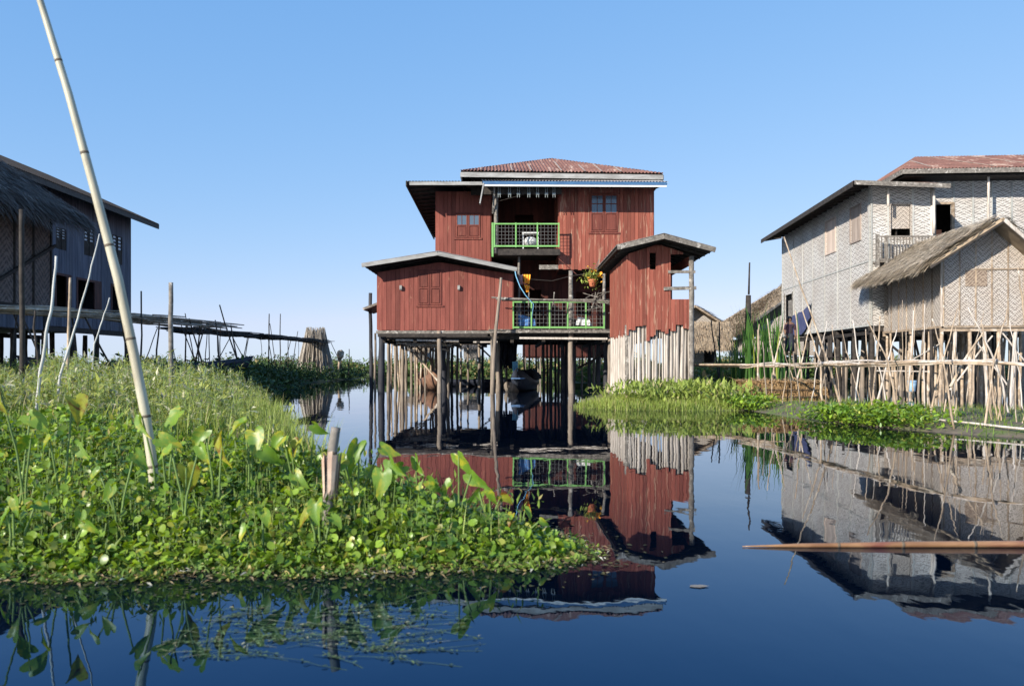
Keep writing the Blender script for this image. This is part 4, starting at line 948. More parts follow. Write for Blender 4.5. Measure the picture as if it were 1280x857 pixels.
# hanging flower pot
c = W(740.5,354,31.6); t = thing('potted_plant', 'terracotta pot with orange and green plant hanging by the tower eave', 'potted plant', c-Vector((0,0,.12)))
mb = MB(); mb.tube([c+Vector((0,0,-.14)), c+Vector((0,0,-.1)), c+Vector((0,0,.08)), c+Vector((0,0,.11)), c+Vector((0,0,.15))], [.09,.11,.16,.18,.175], 16); mb.build('pot', TERRA, t, True)
mb = MB(); mb.tube([c+Vector((.1,0,.1)), c+Vector((.3,.3,1.0))], .008, 5); mb.tube([c+Vector((-.1,0,.1)), c+Vector((.3,.3,1.0))], .008, 5); mb.build('hanger_wire', WIRE, t)
k = 170; pos = np.array(c)+np.array([0,0,.2])+G(0,.17,(k,3))*np.array([1,.8,1]); 
V,Fs = inst(T_LANCE,F_LANCE,pos,U(-PI,PI,k),G(.6,.6,k),G(0,.4,k),U(.12,.26,k)); mesh_obj('foliage', V, Fs, L_GRASS, t)
k = 26; pos = np.array(c)+np.array([.12,-.05,.28])+G(0,.15,(k,3)); V,Fs = inst(T_ROUND,F_ROUND,pos,U(-PI,PI,k),G(1,.6,k),G(0,.4,k),U(.08,.13,k)); mesh_obj('flowers', V, Fs, ORANGE, t)

# ------------------------------------------------------------------ boats under the red house
def tarp(t, xf):
    mb = MB(xf); n = 10
    vs = []; fs = []
    for i in range(n+1):
        x = -3.0+4.2*i/n
        for j in range(7): a = PI*j/6; vs.append((x, -math.cos(a)*.52, .5+math.sin(a)*(.42+.07*math.sin(i*2.1))+.02))
    for i in range(n):
        for j in range(6): a = i*7+j; fs.append((a,a+1,a+8,a+7))
    fs.append(tuple(range(7))); fs.append(tuple(range(n*7+6,n*7-1,-1)))
    mb.add(vs, fs); mb.build('tarpaulin_cover', TARP, t, True)
    mb = MB(xf); mb.box(2.1,3.3,-.28,.28,.62,.66); mb.build('bow_deck', HBLUE, t)
boat('covered_boat', 'dark blue longboat with black cover moored under the red house', (Xp(657,37.5), 37.6, -.05), math.radians(-97), 6.2, 1.1, .5, .6, NAVY, tarp)
boat('small_boat', 'small grey boat lying beside the leaning pole under the house', (Xp(643,35.6), 35.9, -.08), math.radians(-100), 3.2, .7, .3, .25, POST)
boat('brown_boat', 'brown wooden boat with its bow showing between the left stilts', (Xp(534,37.5), 39, -.05), math.radians(-78), 6, 1.15, .55, .5, HULL)
boat('flat_boat', 'long flat dark boat moored crosswise behind the stilts', (Xp(588,41), 43.6, -.05), math.radians(3), 5.4, .9, .42, .1, NAVY)
cloth([(640,452),(647,451),(648,464),(641,465)], 36.2, SKYB, 'washing', 'light blue cloth hanging over the covered boat', 'cloth')
mb = MB(); c = W(646,476,35.2)
mb.tube([c+Vector((0,0,-.1)),c+Vector((0,0,-.07)),c,c+Vector((0,0,.06)),c+Vector((0,0,.09))],[.04,.1,.13,.09,.03],12)
single(mb, 'white_bucket', WHITE, 'small white bucket on the grey boat under the house', 'bucket', c-Vector((0,0,.1)))
# a hanging bundle of nets under the floor
mb = MB()
for i in range(60): a_ = W(rnd(628,646), 418, 37+rnd(-.5,.5)); mb.tube([a_, a_+Vector((rnd(-.2,.1),0,-rnd(.4,1.2))), a_+Vector((rnd(-.4,0),0,-rnd(1.2,1.6)))], [.06,.09,.03], 5)
single(mb, 'net_bundle', TARP, 'black bundle of nets hanging under the lower balcony floor', 'net bundle', W(637,455,37))

# ------------------------------------------------------------------ buildings behind the red house
def back_house(name, label, cat, px0, px1, D, zf, zw, m, roofm, dep, ov=.6, rise=1.3, npost=5, holes=(), tp='x'):
    x0, x1 = Xp(px0, D), Xp(px1, D); t = thing(name, label, cat, ((x0+x1)/2, D, 0))
    w_ = MB(); f = planks if m in (RED, RED2, REDIN, GREY) else panel
    kw = dict(bw=.3) if f is planks else {}
    f(w_, (x0,D), (x1,D), zf, zw, holes=holes, **kw); f(w_, (x1,D), (x1,D+dep), zf, zw, **kw); f(w_, (x1,D+dep), (x0,D+dep), zf, zw, **kw); f(w_, (x0,D+dep), (x0,D), zf, zw, **kw)
    w_.box(x0,x1,D+.05,D+dep-.05,zf-.1,zf-.01); w_.build('wall', m, t)
    r = MB(); ym = D+dep/2
    r.slab([(x0-ov,D-ov,zw-.25),(x1+ov,D-ov,zw-.25),(x1+ov,ym,zw+rise),(x0-ov,ym,zw+rise)], .1); r.slab([(x0-ov,D+dep+ov,zw-.25),(x1+ov,D+dep+ov,zw-.25),(x1+ov,ym+.003,zw+rise),(x0-ov,ym+.003,zw+rise)], .1)
    ro = r.build('roof', roofm, t)
    if roofm in (THATCH, THATD):
        V,Fs = thatch(None, (x0-ov,D-ov,zw-.22),(x1+ov,D-ov,zw-.22),(x0-ov,ym,zw+rise),(x1+ov,ym,zw+rise), int(1500*(x1-x0+1)/6), .7, .07, .3, .1); mesh_obj('thatch_straw', V, Fs, roofm, ro)
    for i in range(npost):
        for yy in (D+.1, D+dep-.1):
            mb = MB(); x = x0+.1+(x1-x0-.2)*i/(npost-1); mb.rough_tube((x,yy,-.5),(x,yy,zf),.07,.06,4,.02,7); mb.build('stilt', POST, t)
    return t
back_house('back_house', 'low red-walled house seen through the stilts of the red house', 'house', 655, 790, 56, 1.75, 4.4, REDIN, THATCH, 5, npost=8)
back_house('garden_hut', 'tiny grey hut far away seen between the left stilts', 'hut', 580, 596, 84, 1.9, 3.2, GREY, THATD, 3, .5, .6, 3)
back_house('field_hut', 'tiny pale hut far across the lake between the leftmost stilts', 'hut', 512, 534, 100, 1.6, 3.2, GREY, THATCH, 4, .5, .9, 3)
# thatched huts between the red house and the right house
def gable_hut(label, px0, pxr, px1, D, ye, yr, ye1, yf, dep, m, fullfront=True, hole=None, ov=.8, seed=3):
    x0, xr, x1 = Xp(px0,D), Xp(pxr,D), Xp(px1,D); ze, zr, z1, zf = Zp(ye,D), Zp(yr,D), Zp(ye1,D), Zp(yf,D)
    t = thing('thatched_hut', label, 'hut', ((x0+x1)/2, D, 0))
    w_ = MB(); wy = D+ov; L_ = x1-x0-1.0
    top = lambda s: (ze+(zr-ze)*(s+.5)/(xr-x0) if s+.5 < xr-x0 else zr-(zr-z1)*((s+.5)-(xr-x0))/(x1-xr))-.12
    panel(w_, (x0+.5,wy), (x1-.5,wy), zf, top, holes=hole or ()); panel(w_, (x1-.5,wy), (x1-.5,D+dep-.5), zf, z1-.05); panel(w_, (x0+.5,D+dep-.5), (x0+.5,wy), zf, ze-.05); panel(w_, (x1-.5,D+dep-.5),(x0+.5,D+dep-.5), zf, min(ze,z1)-.05)
    w_.box(x0+.55,x1-.55,wy+.05,D+dep-.55,zf-.12,zf-.01)
    w_.build('wall', m, t)
    s_ = MB(); s_.slab([(x0,D,ze),(xr,D,zr),(xr,D+dep,zr),(x0,D+dep,ze)], .14); s_.slab([(xr+.003,D,zr),(x1,D,z1),(x1,D+dep,z1),(xr+.003,D+dep,zr)], .14); ro = s_.build('roof', THATCH, t)
    A_ = thatch(None, (x0,D,ze),(x0,D+dep,ze),(xr,D,zr),(xr,D+dep,zr), 2600, .7, .06, .4, .12, seed=seed); B_ = thatch(None, (x1,D,z1),(x1,D+dep,z1),(xr,D,zr),(xr,D+dep,zr), 2600, .7, .06, .4, .12, seed=seed+1)
    V, Fs = join_np([A_, B_]); mesh_obj('thatch_straw', V, Fs, THATCH, ro)
    b = MB(); b.beam((x0,D-.04,ze-.1),(xr,D-.04,zr-.1),.06,.12); b.beam((xr,D-.042,zr-.1),(x1,D-.042,z1-.1),.06,.12); b.build('barge_board', BAM, ro)
    for i in range(4):
        for yy in (wy+.1, D+dep-.6):
            mb = MB(); x = x0+.6+(x1-x0-1.2)*i/3; mb.rough_tube((x,yy,-.4),(x,yy,zf),.07,.06,4,.02,7); mb.build('stilt', POST, t)
    return t
gable_hut('thatched hut with a dark doorway right behind the red tower', 838, 869, 905, 60, 405, 381, 404, 453, 6, WEAVE2, hole=((2.2,3.4,Zp(453,60)+.01,Zp(432,60)),))
# front apron of thatch below that gable
V,Fs = thatch(None, (Xp(838,58.4),58.4,Zp(432,58.4)),(Xp(915,58.4),58.4,Zp(432,58.4)),(Xp(846,60),60,Zp(402,60)),(Xp(912,60),60,Zp(402,60)), 5000, .6, .06, .35, .08)
o = mesh_obj('thatch_awning', V, Fs, THATCH); tag(o, 'thatch awning over the doorway below the small gable behind the tower', 'awning')
# big thatched roof beside the silver house
t = thing('thatched_hut', 'large old thatched hut half hidden behind the silver woven house', 'hut', (Xp(960,66),66,0))
D1, D2 = 56., 68.
rA = W(897,404,D2); rB = W(985,352,D1); eA = W(905,432,D2-2.2); eB = W(942,400,D1-2.5); 
# roof plane: eave nearer and lower, ridge behind
e0 = Vector((14.6, 62, 3.4)); e1 = Vector((20.5, 52.5, 4.3)); r0_ = Vector((17.4, 67, 4.6)); r1_ = Vector((20.6, 59, 7.3))
e0 = W(903,428,69); e1 = W(944,399,63); r0_ = W(899,404,76); r1_ = W(983,353,69); e2 = W(984,371,64.5)
s_ = MB(); s_.slab([e0,e1,r1_,r0_], .15); s_.slab([e1,e2,r1_+Vector((.003,0,0))], .15); s_.slab([r0_,r1_,W(1010,400,78),W(925,425,83)], .15); ro = s_.build('roof', THATCH, t)
V1 = thatch(None, e0,e1,r0_,r1_, 5200, .8, .07, .45, .12, seed=8); V2 = thatch(None, e1,e2,r1_+Vector((-.3,0,0)),r1_, 1200, .5, .06, .2, .1, seed=9); V,Fs = join_np([V1,V2]); mesh_obj('thatch_straw', V, Fs, THATCH, ro)
b = MB(); b.beam(e1+Vector((0,-.1,-.1)), e2+Vector((0,-.1,-.1)), .1, .16); b.build('barge_board', GREY, ro)
b = MB(); panel(b, (e1.x+.4,e1.y+1.2), (e2.x+2,e1.y+1.2), 1.9, lambda s: 4.0+.55*s, .05); panel(b, (e0.x+.8,e0.y+.6),(e1.x+.4,e1.y+1.2), 1.9, 3.3, .05); b.build('wall', WEAVE2, t)
for i in range(9):
    mb = MB(); x = e0.x+.8+i*.85; y = e0.y+.6+(e1.y-e0.y)*min(1, i/3.5); mb.rough_tube((x,y,-.4),(x,y,2.2 if i > 3 else 1.95),.08,.07,4,.02,7); mb.build('stilt', POST, t)
b = MB()
for i in range(4): z = 2.1+i*.55; b.beam((e1.x+.3,e1.y+1.1,z),(e1.x+3.4,e1.y+1.1,z),.06,.07)
for i in range(5): x = e1.x+.4+i*.7; b.beam((x,e1.y+1.06,1.6),(x,e1.y+1.06,4.1),.07,.06)
b.build('wall_frame', DARK, t)

# ------------------------------------------------------------------ right silver house
random.seed(31)
def frame(X0, Y0, k=.067):
    nrm = math.sqrt(1+k*k)
    def xf(p): return Vector((X0+(p[0]+p[1]*k)/nrm, Y0+(p[1]-p[0]*k)/nrm, p[2]))
    return xf
FR = frame(16.6, 37); R = thing('woven_house', 'tall silver-grey woven bamboo house on stilts with tin roofs at the right', 'house', (17.5, 37, 0))
z0, zt = 2.98, 9.42
m = MB(FR)
panel(m, (0,15), (0,0), z0, 9.6, .05, holes=((15-14.3,15-12.6,z0+.1,5.6),(15-6.2,15-4.7,7.15,8.8),(15-2.45,15-1.15,7.2,8.8)))
panel(m, (0,0), (2.75,0), z0, zt, .05, holes=((.85,1.75,7.05,8.55),)); panel(m, (2.75,0),(2.75,15), z0, zt); panel(m, (2.75,15),(0,15), z0, zt)
m.build('left_wall', WEAVE, R)
m = MB(FR)                         # main block wall, set further back on the right
panel(m, (2.8,2.2), (12,2.2), z0, 10.2, .05, holes=((1.05,1.78,7.3,8.95),)); panel(m, (12,2.2),(12,14), z0, 10.2); panel(m, (12,14),(2.8,14), z0, 10.2)
m.box(2.85,11.9,2.4,13.9,z0-.02,z0+.05); m.box(.1,2.7,.1,14.9,z0-.02,z0+.05)
m.build('main_wall', WEAVE, R)
m = MB(FR)                         # dark rooms behind the openings
m.box(2.9,12,5,5.1,z0,10.2); m.box(1.2,1.25,.2,14.8,z0,zt); m.build('inner_partition', DARK, R)
b = MB(FR)                         # battens
for v in (14.95, 12.4, 10.5, 8.6, 6.5, 4.4, 2.5, .04): b.box(-.085, -.055, v-.04, v+.04, z0, zt-.1)
for u in (.0, .75, 1.85, 2.7): b.box(u-.04, u+.04, -.09, -.055, z0, zt-.1)
for u in (2.9, 3.75, 4.7, 5.6, 6.5, 7.4, 8.3, 9.3): b.box(u-.04, u+.04, 2.11, 2.145, z0, 10)
b.box(-.08,-.056,0,15,5.95,6.02); b.box(0,2.7,-.08,-.056,5.95,6.05); b.box(4.7,12,2.11,2.14,7.1,7.17); b.box(-.08,-.055,0,15,z0-.02,z0+.06)
b.build('battens', STICK, R)
for (v0, v1, za, zb) in ((4.7,6.2,7.15,8.8),(1.15,2.45,7.2,8.8)):
    b = MB(FR); xs = [v0+(v1-v0)*i/5 for i in range(6)]
    for a_, c_ in zip(xs[:-1], xs[1:]): b.box(-.03, .0, a_+.01, c_-.01, za, zb)
    b.box(-.1,-.05,v0-.08,v0,za-.1,zb+.08); b.box(-.1,-.05,v1,v1+.08,za-.1,zb+.08); b.box(-.1,-.05,v0,v1,za-.1,za-.01); b.box(-.1,-.05,v0,v1,zb+.01,zb+.08)
    b.build('window', mat('window_wood_%d' % int(v0), (.40,.33,.28) if v0 < 3 else (.55,.45,.38), (.25,.2,.17) if v0 < 3 else (.45,.36,.3), (9,9,1), .2, .8), R)
b = MB(FR); b.box(.78,.86,-.1,-.05,6.95,8.65); b.box(1.74,1.82,-.1,-.05,6.95,8.65); b.box(.86,1.74,-.1,-.05,6.95,7.05); b.box(.86,1.74,-.1,-.05,8.55,8.65); b.box(.86,1.74,.02,.06,7.45,8.55); b.build('window', WEAVE2, R)
b = MB(FR); b.box(3.76,3.85,2.08,2.14,7.3,9.05); b.box(4.58,4.72,2.08,2.14,7.3,9.05); b.box(3.85,4.58,2.08,2.14,8.95,9.05); b.build('door_frame', BAM, R)
b = MB(FR); b.box(3.85,4.2,2.3,2.34,7.3,7.75); b.build('door', TERRA, R)
b = MB(FR); b.box(-.1,-.055,14.3,14.42,z0,5.7); b.box(-.1,-.055,12.5,12.6,z0,5.7); b.box(-.04,0,12.6,13.6,z0+.1,5.2); b.build('door', GREY, R)
for (u, v, za, zb) in ((.55,-.6,8.35,9.25),(2.55,-.6,7.1,9.15),(2.7,-.05,z0,9.3),(5.9,1.3,7.0,10.1),(10.4,1.3,7.0,10.1)):
    b = MB(FR); b.rough_tube((u,v,za),(u,v,zb),.065,.06,4,.01,8); b.build('porch_post', SLAT, R, True)
# small balcony
b = MB(FR); b.beam((.1,-.6,7.0),(2.6,-.6,6.98),.07,.07); b.beam((.1,-.6,5.95),(2.6,-.6,5.95),.08,.1); b.box(.05,2.65,-.62,-.06,5.84,5.9)
for i in range(19): x = .12+i*.137; b.box(x-.02,x+.02,-.61,-.58,5.95,7.0)
b.box(.0,.14,-.68,-.54,5.6,7.1); b.box(.4,.5,-.68,-.54,5.6,7.05); b.build('balcony_railing', GREY, R)
# roofs
s = MB(FR); za = 9.42
s.slab([(-1.1,-1,za),(3.0,-1,za-.22),(3.0,3.5,za+.65),(1.6,5,za+.9),(-1.1,15.8,za)], .1)
s = MB(FR)
s.slab([(-1.1,-1,za),(1.3,2.2,za+.62),(1.3,12,za+.62),(-1.1,15.8,za)], .09); s.slab([(-1.1,-1,za),(3.0,-1,za-.22),(3.0,2.2,za+.62),(1.3,2.2,za+.62)], .09); s.slab([(1.302,2.2,za+.62),(3.0,2.2,za+.62),(3.0,12,za+.62),(1.302,12,za+.62)], .09)
r = s.build('roof', DARK, R)
c = MB(FR); corr(c, (-1.15,-1.05,za+.03), (-1.15,15.8,za+.03), lambda t: (1.3, -1.05+3.3*min(1, t/.2) if t < .2 else (2.2+9.8*(t-.2)/.6 if t < .8 else 12), za+.66) if t >= .2 else (-1.15+2.45*t/.2, -1.05+3.25*t/.2, za+.03+.63*t/.2))
corr(c, (-1.1,-1.05,za+.04), (3.05,-1.05,za-.18), lambda t: (-1.1+2.4*t/.55, -1.05+3.25*t/.55, za+.04+.62*t/.55) if t < .55 else (-1.1+4.15*t, 2.2, za+.66))
c.build('roof_sheet', RUST, r)
b = MB(FR); b.beam((-1.12,-1.1,za-.05),(3.05,-1.1,za-.27),.05,.2); b.build('fascia', GREY, r); b = MB(FR); b.beam((-1.2,-1.05,za-.12),(-1.2,15.8,za-.12),.05,.24); b.build('fascia', DARK, r)
for i in range(20): b = MB(FR); v = -.6+i*.84; b.beam((-1.05,v,za-.13),(0,v,za+.05),.07,.1); b.build('rafter', DARK, r)
zb = 10.33
s = MB(FR); ax, ay, az_ = 4.55, 6.0, Zp(196.5, 42.5); 
cn = [(1.75,.8,zb),(14,.8,zb),(14,15,zb),(1.75,15,zb)]; rg = [(ax,ay,az_),(11,ay,az_)]
s.slab([cn[0],cn[1],rg[1],rg[0]], .08); s.slab([cn[2],cn[3],rg[0],rg[1]], .08); s.slab([cn[3],cn[0],rg[0]], .08); s.slab([cn[1],cn[2],rg[1]], .08)
r = s.build('roof', DARK, R)
c = MB(FR); U3 = lambda a, b, t: tuple(Vector(a).lerp(Vector(b), t)+Vector((0,0,.06))); up6 = lambda a: (a[0],a[1],a[2]+.06)
corr(c, up6(cn[0]), up6(cn[1]), lambda t: U3(cn[0],rg[0],t/.23) if t < .23 else (U3(rg[0],rg[1],(t-.23)/.53) if t < .76 else U3(rg[1],cn[1],(t-.76)/.24)), .16, .03)
corr(c, up6(cn[3]), up6(cn[0]), lambda t: U3(cn[3],rg[0],t/.63) if t < .63 else U3(rg[0],cn[0],(t-.63)/.37), .16, .03)
c.build('roof_sheet', RUST, r)
for u0, u1, f0, f1 in ((6.2,4.9,.05,.95),(8.4,7.1,.05,.95),(3.2,3.6,.1,.6),(10.5,9.6,.1,.9)):
    lo_ = Vector((u0,.8,zb)); hi_ = Vector((u1,ay,az_)); sm = MB(FR); sm.beam(lo_.lerp(hi_,f0)+Vector((0,0,.1)), lo_.lerp(hi_,f1)+Vector((0,0,.1)), .08, .02); sm.build('roof_seam', SEAM, r)
b = MB(FR); b.beam((1.7,.75,zb-.08),(14,.75,zb-.08),.05,.22); b.beam((1.68,.75,zb-.1),(1.68,15,zb-.1),.05,.24); b.build('fascia', GREY, r)
b = MB(FR); b.box(1.9,13.8,1.0,14.8,zb-.26,zb-.2); b.box(2.8,12,2.25,2.3,10.1,10.3); b.build('ceiling', DARK, r)
# stilts of the house
n_ = 0
for v in (.1, 2.4, 4.8, 7.4, 10, 12.6, 14.8):
    for u in (.1, 1.4, 2.7, 4.6, 6.8, 9.0):
        if u > 5 and v > 8: continue
        mb = MB(FR); mb.rough_tube((u+rnd(-.1,.1),v,-.6),(u,v,z0),.12 if n_ % 3 else .16,.11,5,.02,8); mb.build('stilt', POST if n_ % 3 else DARK, R, True); n_ += 1
b = MB(FR)
for v in (.05, 5, 10, 14.9): b.beam((-.1,v,z0-.15),(11,v,z0-.15),.15,.2)
for u in (.05, 2.7, 6, 9): b.beam((u,.1,z0-.33),(u,14.9,z0-.33),.14,.16)
b.build('floor_beam', DARK, R)
for (a_, c_) in (((0,5,.3),(0,8,2.7)),((0,12,2.6),(0,9.5,.4)),((.5,0,2.4),(2.6,0,.6))):
    mb = MB(FR); mb.rough_tube(a_, c_, .06, .05, 4, .02, 7); mb.build('brace', DARK, R)
for k in range(26):
    u = rnd(-.2, 8); v = rnd(.3, 9); mb = MB(FR); mb.rough_tube((u+rnd(-.9,.9),v+rnd(-.5,.5),-.6),(u,v,z0),rnd(.05,.1),rnd(.04,.08),5,.02,7); mb.build('stilt', (BAM, POST, DARK)[k % 3], R, True)
# indigo cloth on the wall
xf = frame(16.6,37); mb = MB(xf); n = 12; vs = []
for side in (0, 1):
    for j in range(7):
        for i in range(n+1):
            s_ = i/n; t_ = j/6; v = 12.2-3.6*s_; ztop = 4.15+.3*s_+(.35*max(0, s_-.75)*4); zb_ = 2.95+.9*max(0, s_-.6)/.4
            vs.append((-.16-.05*math.sin(s_*19+t_*3)-side*.03, v, ztop+(zb_-ztop)*t_))
fs = []
for side in (0, 1):
    for j in range(6):
        for i in range(n): a = side*7*(n+1)+j*(n+1)+i; f = (a,a+1,a+n+2,a+n+1); fs.append(f if side else f[::-1])
mb.add(vs, fs); single(mb, 'indigo_cloth', INDIGO, 'dark indigo cloth hung low on the silver woven wall', 'cloth', xf(Vector((-.1,10,2.95))))

# ------------------------------------------------------------------ right thatched hut on stilts
random.seed(41)
FH = frame(16.7, 31); T = thing('thatched_hut', 'woven hut with shaggy thatched gable roof on bamboo stilts at the right edge', 'hut', (18.2, 31, 0))
zf = 2.66; ar, zr = 1.72, Zp(273, 30.1)
def tg(s): return (5.35+(zr-5.35)*s/ar if s < ar else zr-(zr-4.95)*(s-ar)/(3.6-ar))-.12
m = MB(FH); panel(m, (0,0), (3.6,0), zf, tg, .04); panel(m, (0,5.7),(0,0), zf, 5.2, .04, holes=((.0001,.55,zf+.2,5.0),)); panel(m, (3.6,0),(3.6,5.7), zf, 4.8, .04); panel(m, (3.6,5.7),(0,5.7), zf, 4.8, .04)
m.box(.05,3.55,.06,5.6,zf-.1,zf+.0)
m.build('wall', WEAVE2, T)
b = MB(FH)
for u in (.0,.6,1.2,1.8,2.4,3.0,3.58):
    b.box(u-.022,u+.022,-.075,-.045,zf,tg(min(u,3.59))-.04)
for v in (.03,.8,1.6,2.4,3.2,4.0,4.8): b.box(-.075,-.045,v-.022,v+.022,zf,5.1)
b.box(0,3.6,-.09,-.05,zf-.06,zf+.03); b.box(-.09,-.05,0,5.7,zf-.06,zf+.03); b.box(.9,3.6,-.082,-.05,4.83,4.88)
b.build('battens', BAM, T)
b = MB(FH); b.box(.82,1.62,-.065,-.045,4.2,4.82); b.build('patch_panel', weave('tan_weave', (.40,.31,.23), (.17,.12,.09), 48, 3), T)
s = MB(FH); eL, eR = (-.95, Zp(330,30)), (4.3, 4.35)
s.slab([(eL[0],-1,eL[1]),(ar,-1,zr),(ar,6.4,zr),(eL[0],6.4,eL[1])], .16); s.slab([(ar+.003,-1,zr),(eR[0],-1,eR[1]),(eR[0],6.4,eR[1]),(ar+.003,6.4,zr)], .12)
ro = s.build('roof', THATCH, T)
Q = lambda u, v, z: FH(Vector((u, v, z)))
V1 = thatch(None, Q(eL[0],-1.05,eL[1]), Q(eL[0],6.5,eL[1]), Q(ar,-1.05,zr+.03), Q(ar,6.5,zr+.03), 12000, .34, .065, .3, .2, seed=21)
V2 = thatch(None, Q(eR[0],-1.05,eR[1]), Q(eR[0],6.5,eR[1]), Q(ar,-1.05,zr+.03), Q(ar,6.5,zr+.03), 6000, .32, .04, .25, .14, seed=22)
V3 = thatch(None, Q(eL[0]-.12,-.9,eL[1]-.12), Q(eL[0]-.12,6.5,eL[1]-.12), Q(eL[0]+.5,-.9,eL[1]+.25), Q(eL[0]+.5,6.5,eL[1]+.25), 2600, .38, .045, .35, .16, seed=23)
V, Fs = join_np([V1,V2,V3]); mesh_obj('thatch_straw', V, Fs, mat('hut_thatch', (.60,.51,.39), (.36,.29,.21), (2.5,2.5,2.5), .5, .95), ro)
b = MB(FH); b.beam((ar,-1.08,zr-.12),(eR[0],-1.08,eR[1]-.1),.06,.12); b.build('barge_board', SLAT, ro); b = MB(FH); b.beam((eL[0],-1.06,eL[1]-.14),(ar,-1.06,zr-.16),.05,.07); b.build('barge_board', DARK, ro)
b = MB(FH); b.rough_tube((-.05,0,zf),(-.05,0,5.4),.05,.05,4,.01,8); b.build('corner_post', SLAT, T)
k_ = 0
for v in (.05, 1.3, 2.9, 4.3, 5.6):
    for u in (.02, .5, 1.0, 1.6, 2.15, 2.7, 3.2, 3.58, 4.3):
        if v > 3 and k_ % 2 and u < 3: k_ += 1; continue
        mb = MB(FH); tp = Vector((u+rnd(-.06,.06), v, zf-.08)); mb.rough_tube((u+rnd(-.15,.15),v+rnd(-.1,.1),-.7),tp,rnd(.055,.10),rnd(.05,.08),6,.012,8); mb.build('stilt', SLAT if (v < 1 and k_ % 2) else BAM, T, True); k_ += 1
for k in range(34):
    u = rnd(-.3, 5.0); v = rnd(.4, 5.8); mb = MB(FH); mb.rough_tube((u+rnd(-.3,.3),v,-.7),(u,v,zf-.08),rnd(.035,.07),rnd(.03,.06),5,.02,7); mb.build('stilt', (BAM, POST, DARK, DARK)[k % 4], T, True)
b = MB(FH)
for v in (.02,2.8,5.6): b = MB(FH); b.beam((-.1,v,zf-.13),(4.6,v,zf-.13),.1,.12); b.build('floor_beam', BAM, T)
for (a_, c_) in (((.3,.1,.2),(1.9,.1,2.3)),((2.4,.0,.4),(1.3,.0,2.0)),((3.4,.1,.9),(2.2,.1,2.5)),((-.4,3,1.1),(.2,.3,2.1)),((-.6,5,.9),(.1,1.5,.9))):
    mb = MB(FH); mb.rough_tube(a_, c_, .035, .03, 4, .02, 7); mb.build('brace', SLAT, T)
mb = MB(); c = W(1139,482,29.5)
mb.tube([c+Vector((0,0,-.22)),c+Vector((0,0,-.2)),c+Vector((0,0,.16)),c+Vector((.0,0,.2))],[.12,.15,.19,.19],14)
single(mb, 'blue_bucket', mat('bucket_plastic', (.40,.58,.72), (.12,.2,.3), (2,2,5), 0, .5), 'pale blue bucket hanging low between the bamboo stilts of the hut', 'bucket', c-Vector((0,0,.22)))
mb = MB(); mb.tube([c+Vector((-.17,0,.2)),c+Vector((0,.05,.5)),c+Vector((.17,0,.2))], .012, 6)
